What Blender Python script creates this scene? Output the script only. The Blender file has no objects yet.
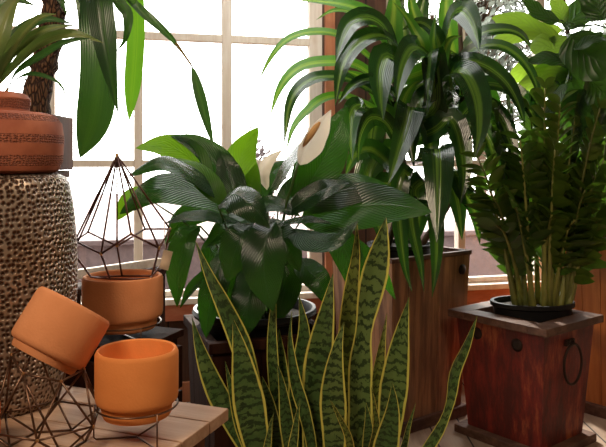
import bpy, bmesh, math, random
from mathutils import Vector, Matrix, Quaternion, noise
PI = math.pi
F, CX, HY, CH = 700.0, 303.0, 160.0, 1.2
sc = bpy.context.scene
C = sc.collection
RND = random.Random(7)

def P(x, y, d):
    return Vector(((x-CX)*d/F, d, CH-(y-HY)*d/F))

# ------------------------------------------------------------------ materials
class NT:
    def __init__(s, name):
        s.m = bpy.data.materials.new(name); s.m.use_nodes = True
        s.t = s.m.node_tree; s.t.nodes.clear()
        s.out = s.n('ShaderNodeOutputMaterial')
    def n(s, typ, **kw):
        nd = s.t.nodes.new(typ)
        for k, v in kw.items():
            if k.startswith('_'): setattr(nd, k[1:], v)
            else:
                key = int(k[1:]) if k[0] == 'i' and k[1:].isdigit() else k.replace('__', ' ')
                s.set(nd.inputs[key], v)
        return nd
    def set(s, inp, v):
        if isinstance(v, bpy.types.NodeSocket): s.t.links.new(v, inp)
        elif isinstance(v, bpy.types.Node): s.t.links.new(v.outputs[0], inp)
        else:
            if isinstance(v, (tuple, list)) and len(v) == 3 and inp.type == 'RGBA': v = (*v, 1)
            inp.default_value = v
    def math(s, op, a, b=0.0, c=None, clamp=False):
        nd = s.n('ShaderNodeMath', _operation=op, _use_clamp=clamp); s.set(nd.inputs[0], a); s.set(nd.inputs[1], b)
        if c is not None: s.set(nd.inputs[2], c)
        return nd.outputs[0]
    def mix(s, f, a, b):
        nd = s.n('ShaderNodeMix', _data_type='RGBA'); s.set(nd.inputs[0], f); s.set(nd.inputs[6], a); s.set(nd.inputs[7], b)
        return nd.outputs[2]
    def ramp(s, f, a, b):
        return s.n('ShaderNodeMapRange', Value=f, From__Min=a, From__Max=b, _interpolation_type='SMOOTHSTEP').outputs[0]
    def noise(s, scale, detail=3, vec=None, rough=.5):
        nd = s.n('ShaderNodeTexNoise', Scale=scale, Detail=detail, Roughness=rough)
        if vec is not None: s.set(nd.inputs['Vector'], vec)
        return nd.outputs[0]
    def obj(s): return s.n('ShaderNodeTexCoord').outputs['Object']
    def uv(s):
        sp = s.n('ShaderNodeSeparateXYZ'); s.set(sp.inputs[0], s.n('ShaderNodeTexCoord').outputs['UV']); return sp.outputs[0], sp.outputs[1]
    def bump(s, h, strength, dist): return s.n('ShaderNodeBump', Height=h, Strength=strength, Distance=dist).outputs[0]
    def bsdf(s, **kw):
        b = s.n('ShaderNodeBsdfPrincipled', **kw); return b
    def done(s, sh): s.set(s.out.inputs[0], sh); return s.m

def terracotta(name, col, dark):
    t = NT(name); o = t.obj(); n1 = t.noise(9, 4, o); n2 = t.noise(220, 3, o)
    c = t.mix(t.ramp(n1, .3, .75), dark, col)
    b = t.bsdf(Base__Color=c, Roughness=.8, Normal=t.bump(n2, .25, .002)); b.inputs['Specular IOR Level'].default_value = .25
    return t.done(b)
def stamped(name):
    t = NT(name); u, v = t.uv(); o = t.obj()
    cmb = t.n('ShaderNodeCombineXYZ', X=t.math('MULTIPLY', u, 150.0), Y=t.math('MULTIPLY', v, 90.0))
    vo = t.n('ShaderNodeTexVoronoi', Scale=1, Randomness=.5, _voronoi_dimensions='2D', _feature='F1', _distance='MANHATTAN', Vector=cmb.outputs[0]).outputs[0]
    band = 0.0
    for c0, hw in ((.362, .026), (.462, .021), (.565, .018), (.742, .024)):
        d = t.math('LESS_THAN', t.math('ABSOLUTE', t.math('SUBTRACT', v, c0)), hw)
        band = d if band == 0.0 else t.math('MAXIMUM', band, d)
    h = t.math('MULTIPLY', band, t.math('SUBTRACT', t.ramp(vo, .2, .65), 1.0))
    n1 = t.noise(14, 4, o)
    c = t.mix(t.ramp(n1, .3, .8), (.30, .075, .035), (.52, .17, .085))
    c = t.mix(t.math('MULTIPLY', h, -.55), c, (.14, .035, .02))
    return t.done(t.bsdf(Base__Color=c, Roughness=.75, Normal=t.bump(h, .9, .006)))
def hammered(name):
    t = NT(name); o = t.obj()
    u, v = t.uv()
    cmb = t.n('ShaderNodeCombineXYZ', X=t.math('MULTIPLY', u, 92.0), Y=t.math('MULTIPLY', v, 66.0))
    vo = t.n('ShaderNodeTexVoronoi', Scale=1, Randomness=.62, _voronoi_dimensions='2D', Vector=cmb.outputs[0])
    d = vo.outputs[0]; h = t.ramp(d, .12, .52)
    c = t.mix(h, (.09, .04, .025), (.52, .42, .34))
    c = t.mix(t.ramp(t.noise(6, 3, o), .4, .7), c, t.mix(h, (.09, .035, .018), (.48, .33, .22)))
    b = t.bsdf(Base__Color=c, Metallic=.75, Roughness=.36, Normal=t.bump(h, 1.0, .008))
    return t.done(b)
def wood(name, c1, c2, c3, rough=.65, scale=3.0, axis='Z', planks=0, gap=(.01, .005, .004), spec=.3):
    t = NT(name); o = t.obj()
    mp = t.n('ShaderNodeMapping', Vector=o)
    s = {'X': (.08, 1, 1), 'Y': (1, .08, 1), 'Z': (1, 1, .08)}[axis]
    mp.inputs['Scale'].default_value = s
    n1 = t.noise(scale*9, 6, mp.outputs[0], .65); n2 = t.noise(scale*1.2, 3, o); n3 = t.noise(scale*40, 4, mp.outputs[0], .6)
    c = t.mix(t.ramp(n1, .35, .68), c1, c2)
    c = t.mix(t.math('MULTIPLY', t.ramp(n2, .5, .72), .7), c, c3)
    h = t.math('ADD', n1, t.math('MULTIPLY', n3, .5))
    if planks:
        sp = t.n('ShaderNodeSeparateXYZ', Vector=o); src = sp.outputs['X' if axis != 'X' else 'Y']
        fr = t.math('FRACT', t.math('MULTIPLY', src, planks)); g = t.math('LESS_THAN', t.math('ABSOLUTE', t.math('SUBTRACT', fr, .5)), .475)
        c = t.mix(g, gap, c); h = t.math('MULTIPLY', h, g)
    b = t.bsdf(Base__Color=c, Roughness=rough, Normal=t.bump(h, .35, .004)); b.inputs['Specular IOR Level'].default_value = spec
    return t.done(b)
def plain(name, col, rough=.6, metal=0.0, spec=.5, bump=0):
    t = NT(name); o = t.obj(); n = t.noise(25, 3, o)
    c = t.mix(t.ramp(n, .3, .8), tuple(x*.75 for x in col), col)
    b = t.bsdf(Base__Color=c, Roughness=rough, Metallic=metal); b.inputs['Specular IOR Level'].default_value = spec
    if bump: t.set(b.inputs['Normal'], t.bump(t.noise(80, 4, o), .6, bump))
    return t.done(b)
def leafmat(name, col, dark, trans, kind='plain', stripe=None, strans=None, edge=None, rough=.3, tfac=.35, veinf=26, veink=9, spec=.5, vs=.5):
    t = NT(name); u, v = t.uv(); au = t.math('ABSOLUTE', t.math('SUBTRACT', u, .5)); o = t.obj()
    rnd = t.n('ShaderNodeObjectInfo').outputs['Random']
    c = t.mix(t.ramp(t.math('ADD', t.noise(16, 3, o), t.math('MULTIPLY', t.math('SUBTRACT', rnd, .5), .5)), .3, .7), dark, col); tc = trans
    h = 0.0
    if kind == 'veined':
        ph = t.math('SUBTRACT', t.math('MULTIPLY', v, veinf), t.math('MULTIPLY', au, veink))
        w = t.math('ABSOLUTE', t.math('SINE', t.math('MULTIPLY', ph, PI)))
        mid = t.ramp(au, 0.0, .03)
        h = t.math('MULTIPLY', t.math('POWER', w, .5), mid)
        c = t.mix(t.math('MULTIPLY', t.math('SUBTRACT', 1.0, mid), .5), c, tuple(x*1.6+.02 for x in col))
        tc = t.mix(h, tuple(x*.75 for x in trans), trans)
    if kind == 'strap':
        cmb = t.n('ShaderNodeCombineXYZ', X=t.math('MULTIPLY', u, 26.0), Y=t.math('MULTIPLY', v, .8), Z=t.math('MULTIPLY', rnd, 9.0))
        ns = t.noise(1.0, 2, cmb.outputs[0])
        m = t.math('MULTIPLY', t.math('SUBTRACT', 1.0, t.ramp(au, .07, .20)), t.ramp(ns, .3, .6))
        c = t.mix(m, c, stripe); tc = t.mix(m, trans, strans or (.45, .70, .05))
        h = t.math('ADD', t.math('SINE', t.math('MULTIPLY', u, 95.0)), t.math('MULTIPLY', t.ramp(au, 0, .06), 2.0))
    if kind == 'sword':
        cmb = t.n('ShaderNodeCombineXYZ', X=t.math('MULTIPLY', u, 3.0), Y=t.math('MULTIPLY', v, 26.0), Z=t.math('MULTIPLY', rnd, 31.0))
        nn = t.noise(1.0, 4, cmb.outputs[0], .65)
        wob = t.math('ADD', t.math('MULTIPLY', v, 24.0), t.math('MULTIPLY', nn, 2.8))
        bands = t.ramp(t.math('SINE', t.math('MULTIPLY', wob, 2*PI)), -.1, .75)
        c = t.mix(bands, c, tuple(x*.28 for x in dark))
        wn = t.math('MULTIPLY', t.math('SUBTRACT', t.noise(40, 2, o), .5), .05)
        e = t.ramp(t.math('ADD', au, wn), .405, .44)
        c = t.mix(e, c, edge); h = nn
    b = t.bsdf(Base__Color=c, Roughness=rough); b.inputs['Specular IOR Level'].default_value = spec
    if h != 0.0:
        nb = t.bump(h, vs, .004); t.set(b.inputs['Normal'], nb)
    if tfac <= 0: return t.done(b)
    tr = t.n('ShaderNodeBsdfTranslucent', Color=tc)
    mx = t.n('ShaderNodeMixShader', Fac=tfac); t.set(mx.inputs[1], b.outputs[0]); t.set(mx.inputs[2], tr.outputs[0])
    return t.done(mx)

M = {}
M['terra'] = terracotta('orange_terracotta', (.84, .30, .085), (.76, .25, .065))
M['terra_b'] = terracotta('brown_terracotta', (.78, .32, .14), (.66, .25, .10))
M['stamp'] = stamped('stamped_red_clay')
M['hammer'] = hammered('hammered_metal')
M['wire'] = plain('dark_wire', (.20, .11, .07), .35, .85)
M['copperwire'] = plain('copper_wire', (.13, .05, .035), .45, .6)
M['brass'] = plain('brass_joint', (.6, .35, .15), .35, .9)
M['iron'] = plain('rusty_iron', (.035, .02, .015), .55, .6, bump=.002)
M['table'] = wood('pale_table_wood', (.44, .26, .16), (.60, .39, .26), (.36, .20, .11), .6, 3, 'X')
M['leg'] = wood('red_brown_wood', (.13, .04, .02), (.2, .07, .03), (.08, .03, .02))
M['crate'] = wood('dark_crate_wood', (.022, .008, .005), (.042, .016, .009), (.015, .006, .004), .8, 4, spec=.06)
M['planter'] = wood('weathered_planter_wood', (.15, .075, .045), (.38, .19, .095), (.20, .12, .085), .75, 3, 'Z')
M['planter2'] = wood('rust_planter_wood', (.34, .11, .03), (.50, .18, .05), (.20, .08, .04), .75, 3, 'Z')
def wornpaint():
    t = NT('worn_red_paint'); o = t.obj(); mp = t.n('ShaderNodeMapping', Vector=o); mp.inputs['Scale'].default_value = (1, 1, .25)
    a = t.noise(14, 8, mp.outputs[0], .75); b_ = t.noise(60, 6, mp.outputs[0], .7); g = t.noise(3.5, 4, o)
    c = t.mix(t.ramp(a, .38, .62), (.07, .008, .005), (.21, .017, .009))
    c = t.mix(t.math('MULTIPLY', t.ramp(t.math('ADD', a, t.math('MULTIPLY', g, .6)), .82, 1.0), .8), c, (.36, .10, .03))
    c = t.mix(t.math('MULTIPLY', t.ramp(b_, .58, .7), .45), c, (.04, .015, .01))
    return t.done(t.bsdf(Base__Color=c, Roughness=.55, Normal=t.bump(t.math('ADD', a, b_), .5, .004)))
M['redpaint'] = wornpaint()
M['rim'] = wood('dark_rim_wood', (.075, .035, .022), (.14, .07, .045), (.05, .025, .02), .6, 4, 'X')
M['floor'] = wood('floor_boards', (.24, .16, .11), (.34, .24, .17), (.18, .11, .075), .55, 2, 'Y', 7)
M['wallwood'] = wood('brown_wall_boards', (.06, .027, .017), (.12, .055, .032), (.05, .022, .015), .7, 2, 'Z', 6)
M['room'] = plain('dim_room_wall', (.22, .14, .09), .9)
M['frame'] = wood('weathered_white_frame', (.72, .63, .54), (.82, .75, .67), (.55, .42, .33), .7, 5, 'Z')
M['framered'] = wood('red_brown_casing', (.42, .15, .07), (.50, .20, .10), (.30, .1, .05), .6, 5, 'Z')
M['sillwood'] = wood('sill_wood', (.40, .12, .06), (.48, .17, .09), (.32, .10, .05), .5, 5, 'X')
M['board'] = wood('bare_board', (.55, .42, .32), (.66, .54, .42), (.45, .3, .2), .6, 5, 'X')
M['black'] = plain('black_plastic', (.010, .010, .011), .5, spec=.25)
M['soil'] = plain('potting_soil', (.03, .018, .012), .95, bump=.01)
M['bark'] = None
M['petal'] = leafmat('white_spathe', (.85, .78, .66), (.74, .66, .54), (.9, .8, .65), 'plain', rough=.5, tfac=.35)
M['spadix'] = plain('tan_spadix', (.62, .36, .14), .7, bump=.006)
M['stem'] = leafmat('green_stem', (.05, .11, .02), (.03, .07, .015), (.1, .2, .02), rough=.4, tfac=0)
M['zstem'] = leafmat('pale_green_stem', (.20, .20, .045), (.10, .11, .025), (.2, .3, .05), rough=.45, tfac=0)
M['petiole'] = leafmat('tan_green_petiole', (.45, .22, .06), (.28, .17, .045), (.3, .3, .08), rough=.45, tfac=.2)
M['cane'] = wood('cane_bark', (.06, .035, .02), (.12, .075, .045), (.05, .03, .02), .8, 6)
M['lily'] = leafmat('lily_leaf', (.010, .038, .012), (.005, .020, .008), (.10, .42, .012), 'veined', rough=.21, tfac=.13, veinf=21, veink=16, spec=.7, vs=.55)
M['lilybright'] = leafmat('lily_leaf_backlit', (.035, .11, .012), (.02, .075, .01), (.28, .60, .01), 'veined', rough=.35, tfac=.36, veinf=15, veink=11, vs=.6)  # sun from behind put into the colour: brighter, more translucent copy
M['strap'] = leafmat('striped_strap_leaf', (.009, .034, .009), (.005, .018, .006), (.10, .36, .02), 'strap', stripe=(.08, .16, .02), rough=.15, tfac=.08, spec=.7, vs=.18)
M['strapbright'] = leafmat('striped_strap_leaf_bright', (.05, .16, .015), (.03, .11, .012), (.18, .55, .02), 'strap', stripe=(.22, .34, .03), rough=.3, tfac=.2, vs=.25)  # lighter green, more translucent copy of the strap leaf
M['sword'] = leafmat('snake_plant_leaf', (.11, .165, .045), (.055, .11, .030), (.1, .2, .03), 'sword', edge=(.62, .56, .11), rough=.42, tfac=.06, spec=.4, vs=.15)
M['swordolive'] = leafmat('snake_plant_leaf_olive', (.15, .18, .035), (.10, .13, .025), (.2, .2, .03), 'sword', edge=(.66, .52, .10), rough=.42, tfac=.06, spec=.4, vs=.15)
M['zz'] = leafmat('zz_leaflet', (.075, .125, .014), (.03, .06, .008), (.10, .24, .015), rough=.33, tfac=.2)
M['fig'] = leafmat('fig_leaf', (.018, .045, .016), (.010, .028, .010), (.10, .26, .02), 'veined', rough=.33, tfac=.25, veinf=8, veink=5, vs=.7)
M['figbright'] = leafmat('fig_leaf_bright', (.06, .13, .02), (.05, .11, .015), (.45, .75, .05), 'veined', rough=.4, tfac=.3, veinf=8, veink=5, vs=.5)  # lighter green copy of the fig leaf
M['left'] = leafmat('dark_hanging_leaf', (.022, .065, .022), (.012, .042, .014), (.14, .40, .03), 'strap', stripe=(.03, .085, .02), strans=(.18, .45, .03), rough=.33, tfac=.12, vs=.25)
M['leftbright'] = leafmat('bright_hanging_leaf', (.05, .14, .02), (.035, .10, .015), (.30, .75, .03), 'strap', stripe=(.07, .18, .02), strans=(.35, .75, .03), rough=.4, tfac=.3, vs=.25)
M['leftolive'] = leafmat('olive_arching_leaf', (.10, .13, .035), (.05, .085, .025), (.2, .3, .05), 'strap', strans=(.3, .35, .08), stripe=(.16, .17, .05), rough=.33, tfac=.25, vs=.25)
M['tag'] = plain('cardboard_tag', (.72, .58, .42), .8)
M['string'] = plain('white_string', (.8, .75, .7), .8)
M['ground'] = plain('pale_pinkish_paving', (.3, .22, .21), .95)
M['fence'] = plain('pale_pink_masonry', (.13, .095, .095), .9)
M['bush'] = plain('bare_pinkish_twigs', (.16, .13, .135), .9)
M['outleaf'] = plain('grey_green_outdoor_leaf', (.13, .15, .12), .8)

def barkmat():
    t = NT('flaky_bark'); o = t.obj()
    mp = t.n('ShaderNodeMapping', Vector=o); mp.inputs['Scale'].default_value = (1, 1, .33)
    vo = t.n('ShaderNodeTexVoronoi', Scale=105, _feature='DISTANCE_TO_EDGE', Vector=mp.outputs[0]).outputs[0]
    h = t.ramp(vo, .02, .22); n = t.noise(30, 4, o)
    c = t.mix(h, (.035, .015, .01), t.mix(n, (.07, .03, .015), (.30, .15, .08)))
    return t.done(t.bsdf(Base__Color=c, Roughness=.85, Normal=t.bump(h, 1.0, .006)))
M['bark'] = barkmat()
def glassmat():
    t = NT('window_glass'); tr = t.n('ShaderNodeBsdfTransparent', Color=(.97, .98, .97)); g = t.n('ShaderNodeBsdfGlossy', Roughness=.02)
    mx = t.n('ShaderNodeMixShader', Fac=.05); t.set(mx.inputs[1], tr.outputs[0]); t.set(mx.inputs[2], g.outputs[0]); return t.done(mx)
M['glass'] = glassmat()

# ------------------------------------------------------------------ object helpers
def link(name, bm, mats, parent=None, smooth=False):
    me = bpy.data.meshes.new(name); bmesh.ops.recalc_face_normals(bm, faces=bm.faces) if not smooth == 'leaf' else None
    bm.to_mesh(me); bm.free()
    for m in (mats if isinstance(mats, (list, tuple)) else [mats]): me.materials.append(m)
    if smooth:
        for p in me.polygons: p.use_smooth = True
        if smooth == 'auto': me.set_sharp_from_angle(angle=math.radians(35))
    o = bpy.data.objects.new(name, me); C.objects.link(o)
    if parent: o.parent = parent; o.matrix_parent_inverse = Matrix.Translation(-parent.location) if parent.type == 'EMPTY' else Matrix.Identity(4)
    return o
def thing(name, label, cat, loc=(0, 0, 0), group=None):
    o = bpy.data.objects.new(name, None); C.objects.link(o); o.location = loc; o.empty_display_size = .05
    o['label'] = label; o['category'] = cat
    if group: o['group'] = group
    return o
def tag(o, label, cat, group=None, kind=None):
    o['label'] = label; o['category'] = cat
    if group: o['group'] = group
    if kind: o['kind'] = kind
    return o
def struct(name, bm, m, parent=None):
    o = link(name, bm, m, parent)
    if not parent: o['kind'] = 'structure'
    return o
BM = bmesh.new
def box(bm, c, size, rot=None, bev=0.0):
    g = bmesh.ops.create_cube(bm, size=1.0)['verts']
    mt = Matrix.Translation(Vector(c)) @ (rot if rot else Matrix.Identity(4)) @ Matrix.Diagonal((*size, 1))
    bmesh.ops.transform(bm, matrix=mt, verts=g)
    if bev:
        es = set(e for v in g for e in v.link_edges)
        bmesh.ops.bevel(bm, geom=list(es), offset=bev, segments=2, affect='EDGES', profile=.6)
def frames(pts):
    n = len(pts); T = [(pts[min(i+1, n-1)]-pts[max(i-1, 0)]).normalized() for i in range(n)]
    return T
def tube(bm, pts, r, seg=8, mat=0, cap=True, closed=False):
    pts = [Vector(p) for p in pts]; n = len(pts); rr = r if isinstance(r, (list, tuple)) else [r]*n
    if closed: T = [(pts[(i+1) % n]-pts[i-1]).normalized() for i in range(n)]
    else: T = frames(pts)
    N = T[0].orthogonal().normalized(); rings = []
    for i in range(n):
        N = (N - T[i]*N.dot(T[i])).normalized(); B = T[i].cross(N)
        rings.append([bm.verts.new(pts[i]+(N*math.cos(2*PI*k/seg)+B*math.sin(2*PI*k/seg))*rr[i]) for k in range(seg)])
    m = n if closed else n-1
    if closed:
        # align last ring to first to avoid a pinch
        best = min(range(seg), key=lambda s: (rings[0][s].co-rings[-1][0].co).length)
    for i in range(m):
        a, b = rings[i], rings[(i+1) % n]; off = best if closed and i == n-1 else 0
        for k in range(seg):
            f = bm.faces.new((a[k], a[(k+1) % seg], b[(k+1+off) % seg], b[(k+off) % seg])); f.material_index = mat; f.smooth = True
    if cap and not closed:
        for rg in (rings[0][::-1], rings[-1]):
            f = bm.faces.new(rg); f.material_index = mat
def lathe(bm, prof, seg=64, center=(0, 0, 0), rot=None, uvl=False, mat=0):
    cx = Vector(center); rings = []; R3 = rot if rot else Matrix.Identity(4)
    L = [0]
    for i in range(1, len(prof)): L.append(L[-1]+math.hypot(prof[i][0]-prof[i-1][0], prof[i][1]-prof[i-1][1]))
    for (r, z) in prof:
        if r < 1e-6: rings.append([bm.verts.new(cx+(R3 @ Vector((0, 0, z))))])
        else: rings.append([bm.verts.new(cx+(R3 @ Vector((r*math.cos(2*PI*k/seg), r*math.sin(2*PI*k/seg), z)))) for k in range(seg)])
    uv = bm.loops.layers.uv.verify() if uvl else None
    for i in range(len(prof)-1):
        a, b = rings[i], rings[i+1]
        for k in range(seg):
            k2 = (k+1) % seg
            if len(a) == 1 and len(b) == 1: continue
            if len(a) == 1: vs = (a[0], b[k2], b[k])
            elif len(b) == 1: vs = (a[k], a[k2], b[0])
            else: vs = (a[k], a[k2], b[k2], b[k])
            f = bm.faces.new(vs); f.smooth = True; f.material_index = mat
            if uv:
                for lp in f.loops:
                    inb = lp.vert in b; rg = b if inb else a; j = i+1 if inb else i
                    kk = k+.5 if len(rg) == 1 else (k if lp.vert is rg[k] else k+1)
                    lp[uv].uv = (kk/seg, L[j]/L[-1])
def catmull(pts, n):
    p = [Vector(q) for q in pts]
    if len(p) == 2: return [p[0].lerp(p[1], i/(n-1)) for i in range(n)]
    p = [2*p[0]-p[1]]+p+[2*p[-1]-p[-2]]; out = []; m = len(p)-3
    for i in range(n):
        s = i/(n-1)*m; k = min(int(s), m-1); t = s-k; a, b, c, d = p[k:k+4]
        out.append(.5*((2*b)+(c-a)*t+(2*a-5*b+4*c-d)*t*t+(3*b-a-3*c+d)*t*t*t))
    # even spacing
    L = [0]
    for i in range(1, n): L.append(L[-1]+(out[i]-out[i-1]).length)
    res = []; j = 0
    for i in range(n):
        tgt = L[-1]*i/(n-1)
        while j < n-2 and L[j+1] < tgt: j += 1
        den = L[j+1]-L[j] or 1; res.append(out[j].lerp(out[j+1], max(0, min(1, (tgt-L[j])/den))))
    return res
PROF = {
    'strap': lambda t: min(1, .42+t*2.2)*(1-max(0, (t-.45)/.55)**1.9),
    'hang': lambda t: min(1, .35+t*2.2)*(1-max(0, (t-.72)/.28)**2.2),
    'oval': lambda t: (math.sin(PI*min(1, t**.82))**.72 if t < 1 else 0)*(1-.25*t**4),
    'wide': lambda t: math.sin(PI*t**.9)**.55 if 0 < t < 1 else 0,
    'sword': lambda t: min(1, .45+t*.95)*(1-max(0, (t-.58)/.42)**1.45),
    'spear': lambda t: (.86 if t < .5 else .86-.26*math.sin(PI*min(1, (t-.5)/.24)) if t < .62 else .60+.40*math.sin(PI/2*min(1, (t-.62)/.17)))*(1 if t < .8 else 1-((t-.8)/.2)**1.5),
    'lance': lambda t: math.sin(PI*min(1, t**.75))**.9,
}
def leaf(bm, pts, w, prof='strap', hint=(0, -1, .35), fold=.15, curl=0.0, twist=0.0, wave=0.0, n=18, seg=6, mat=0, seed=0, t0=.0):
    sp = catmull(pts, n); T = frames(sp); uv = bm.loops.layers.uv.verify(); pf = PROF[prof]
    mid = n//2; H = Vector(hint).normalized()
    if abs(T[mid].dot(H)) > .9: H = (H+Vector((.6, .1, .6))).normalized()
    N = [None]*n; N[mid] = (H-T[mid]*H.dot(T[mid])).normalized()
    for i in range(mid+1, n): N[i] = (N[i-1]-T[i]*N[i-1].dot(T[i])).normalized()
    for i in range(mid-1, -1, -1): N[i] = (N[i+1]-T[i]*N[i+1].dot(T[i])).normalized()
    rows = []
    for i in range(n):
        t = i/(n-1); q = Quaternion(T[i], math.radians(twist*(t-.5))); Nn = q @ N[i]; B = T[i].cross(Nn)
        ww = max(w*.5*pf(min(1, max(0, t))), w*.006); row = []
        for k in range(seg+1):
            u = k/seg*2-1
            wv = wave*w*math.sin(t*17+seed+(2.1 if u > 0 else 0))*abs(u)**2
            row.append(bm.verts.new(sp[i]+B*u*ww*(1-.12*abs(fold))+Nn*((abs(u)*fold-curl*u*u)*ww+wv)))
        rows.append(row)
    for i in range(n-1):
        for k in range(seg):
            f = bm.faces.new((rows[i][k], rows[i+1][k], rows[i+1][k+1], rows[i][k+1])); f.smooth = True; f.material_index = mat
            for lp, (a, b) in zip(f.loops, ((k, i), (k, i+1), (k+1, i+1), (k+1, i))): lp[uv].uv = (a/seg, b/(n-1))

# ------------------------------------------------------------------ room shell
TH = math.atan(.25); WU = Vector((math.cos(TH), math.sin(TH), 0)); WN = Vector((-math.sin(TH), math.cos(TH), 0))
RW = Matrix.Rotation(TH, 4, 'Z'); WO = Vector((0, 3.63, 0))
def sw(px):
    xp = (px-CX)/F; Y = 3.63/(1-.25*xp); return xp*Y/math.cos(TH)
def wp(s, dn, z): return WO+WU*s+WN*dn+Vector((0, 0, z))
def wbox(bm, s0, s1, z0, z1, d0, d1, bev=0):
    box(bm, wp((s0+s1)/2, (d0+d1)/2, (z0+z1)/2), (s1-s0, d1-d0, z1-z0), RW, bev)
ZS, ZT, CEIL = .515, 2.45, 2.75
W1a, W1b = sw(-190), sw(324); W2a, W2b = sw(386), sw(760)
b = BM(); box(b, (0, 1.2, -.05), (7, 7.2, .1)); struct('floor', b, M['floor'])
SK = (-.6, .6, 2.1, 3.3)  # ceiling opening for an unseen skylight, added for shine on the leaves
b = BM(); z_ = CEIL+.05
box(b, ((-3.5+SK[0])/2, 1.2, z_), (SK[0]+3.5, 7.2, .1)); box(b, ((3.5+SK[1])/2, 1.2, z_), (3.5-SK[1], 7.2, .1))
box(b, ((SK[0]+SK[1])/2, (-2.4+SK[2])/2, z_), (SK[1]-SK[0], SK[2]+2.4, .1)); box(b, ((SK[0]+SK[1])/2, (4.8+SK[3])/2, z_), (SK[1]-SK[0], 4.8-SK[3], .1)); struct('ceiling', b, M['room'])
b = BM()
for k in range(5): box(b, (SK[0]+.02+(SK[1]-SK[0]-.04)*k/4, (SK[2]+SK[3])/2, z_), (.04, SK[3]-SK[2], .08))
skylight_o = struct('added_skylight', b, M['frame']); b = BM(); box(b, ((SK[0]+SK[1])/2, (SK[2]+SK[3])/2, z_+.045), (SK[1]-SK[0], SK[3]-SK[2], .006)); link('pane', b, M['glass'], skylight_o)  # frame and glass of the added skylight
b = BM(); wbox(b, -3.6, 3.9, 0, ZS-.03, 0, .14); struct('wall_back', b, M['wallwood'])
b = BM(); wbox(b, -3.6, 3.9, ZT, CEIL, 0, .14); struct('wall_back_upper', b, M['wallwood'])
b = BM(); wbox(b, W1b+.001, W2a, ZS-.03, ZT, 0, .14); struct('wall_back_middle', b, M['wallwood'])
b = BM(); wbox(b, -3.6, W1a, ZS-.03, ZT, 0, .14); struct('wall_back_left', b, M['wallwood'])
b = BM(); wbox(b, W2b, 3.9, ZS-.03, ZT, 0, .14); struct('wall_back_right', b, M['wallwood'])
b = BM(); box(b, (-3.2, .75, CEIL/2), (.1, 5.9, CEIL)); struct('wall_left', b, M['room'])
b = BM(); box(b, (3.3, 1.3, CEIL/2), (.1, 6.6, CEIL)); struct('wall_right', b, M['room'])
b = BM(); box(b, (0, -2.1, CEIL/2), (7, .1, CEIL)); struct('wall_front', b, M['room'])
def bars(bm, a0, b0, vs, rails, ww, dd=(.03, .085)):
    for px0, px1 in vs: wbox(bm, sw(px0), sw(px1), ZS, ZT, *dd, .004)
    for z0, z1 in rails: wbox(bm, a0, b0, z0, z1, dd[0]+.006, dd[1]-.006, .004)
rails1 = ((ZS, ZS+.03), (1.165, 1.20), (1.80, 1.838), (ZT-.04, ZT))
vs1 = ((-190, -170), (-45, -36), (45, 54), (134, 143), (223, 233), (311, 324))
w1 = BM(); bars(w1, W1a, W1b, vs1, rails1, 0); w1o = struct('window_1', w1, M['frame']); w1o['kind'] = 'structure'
vs2 = ((386, 396), (461, 468), (540, 548), (620, 628), (745, 760))
w2 = BM(); bars(w2, W2a, W2b, vs2, ((ZS, ZS+.03), (1.165, 1.20), (ZT-.04, ZT)), 0); w2o = struct('window_2', w2, M['frame'])
for wo, vs, zs in ((w1o, vs1, [ZS+.03, 1.165, 1.2, 1.8, 1.838, ZT-.04]), (w2o, vs2, [ZS+.03, 1.165, 1.2, ZT-.04])):
    for i in range(len(vs)-1):
        for j in range(0, len(zs), 2):
            g = BM(); wbox(g, sw(vs[i][1])+.001, sw(vs[i+1][0])-.001, zs[j], zs[j+1], .055, .06); link('pane', g, M['glass'], wo)
b = BM(); wbox(b, W1a-.02, W1b+.02, ZS-.03, ZS, -.03, .1, .004); struct('trim_1', b, M['frame'])
b = BM(); wbox(b, W1a-.02, W1b+.02, ZS-.11, ZS-.03, -.022, -.001, .003); struct('trim_2', b, M['sillwood'])
b = BM(); wbox(b, W1b+.002, sw(334), ZS, ZT, -.025, -.001, .003); struct('trim_3', b, M['framered'])
b = BM(); wbox(b, W2a-.02, W2b+.02, ZS-.03, ZS, -.03, .1, .004); struct('trim_4', b, M['frame'])
b = BM(); wbox(b, W2a-.02, W2b+.02, ZS-.11, ZS-.03, -.022, -.001, .003); struct('trim_5', b, M['sillwood'])
b = BM(); wbox(b, -3.2, 3.3, 0.001, .10, -.02, -.001, .003); struct('baseboard_back', b, M['framered'])
b = BM(); box(b, wp(0, 12.2, -.15), (60, 24, .1), RW); o = struct('ground', b, M['ground'])
# pale boards leaning together on the window ledge left of the pots
def plank(name, p0, p1, h, th, m, label):
    b = BM(); v = p1-p0; L = v.length
    rot = v.to_track_quat('X', 'Z').to_matrix().to_4x4()
    box(b, (p0+p1)/2, (L, th, h), rot, .003); o = link(name, b, m); return tag(o, label, 'board')

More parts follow.
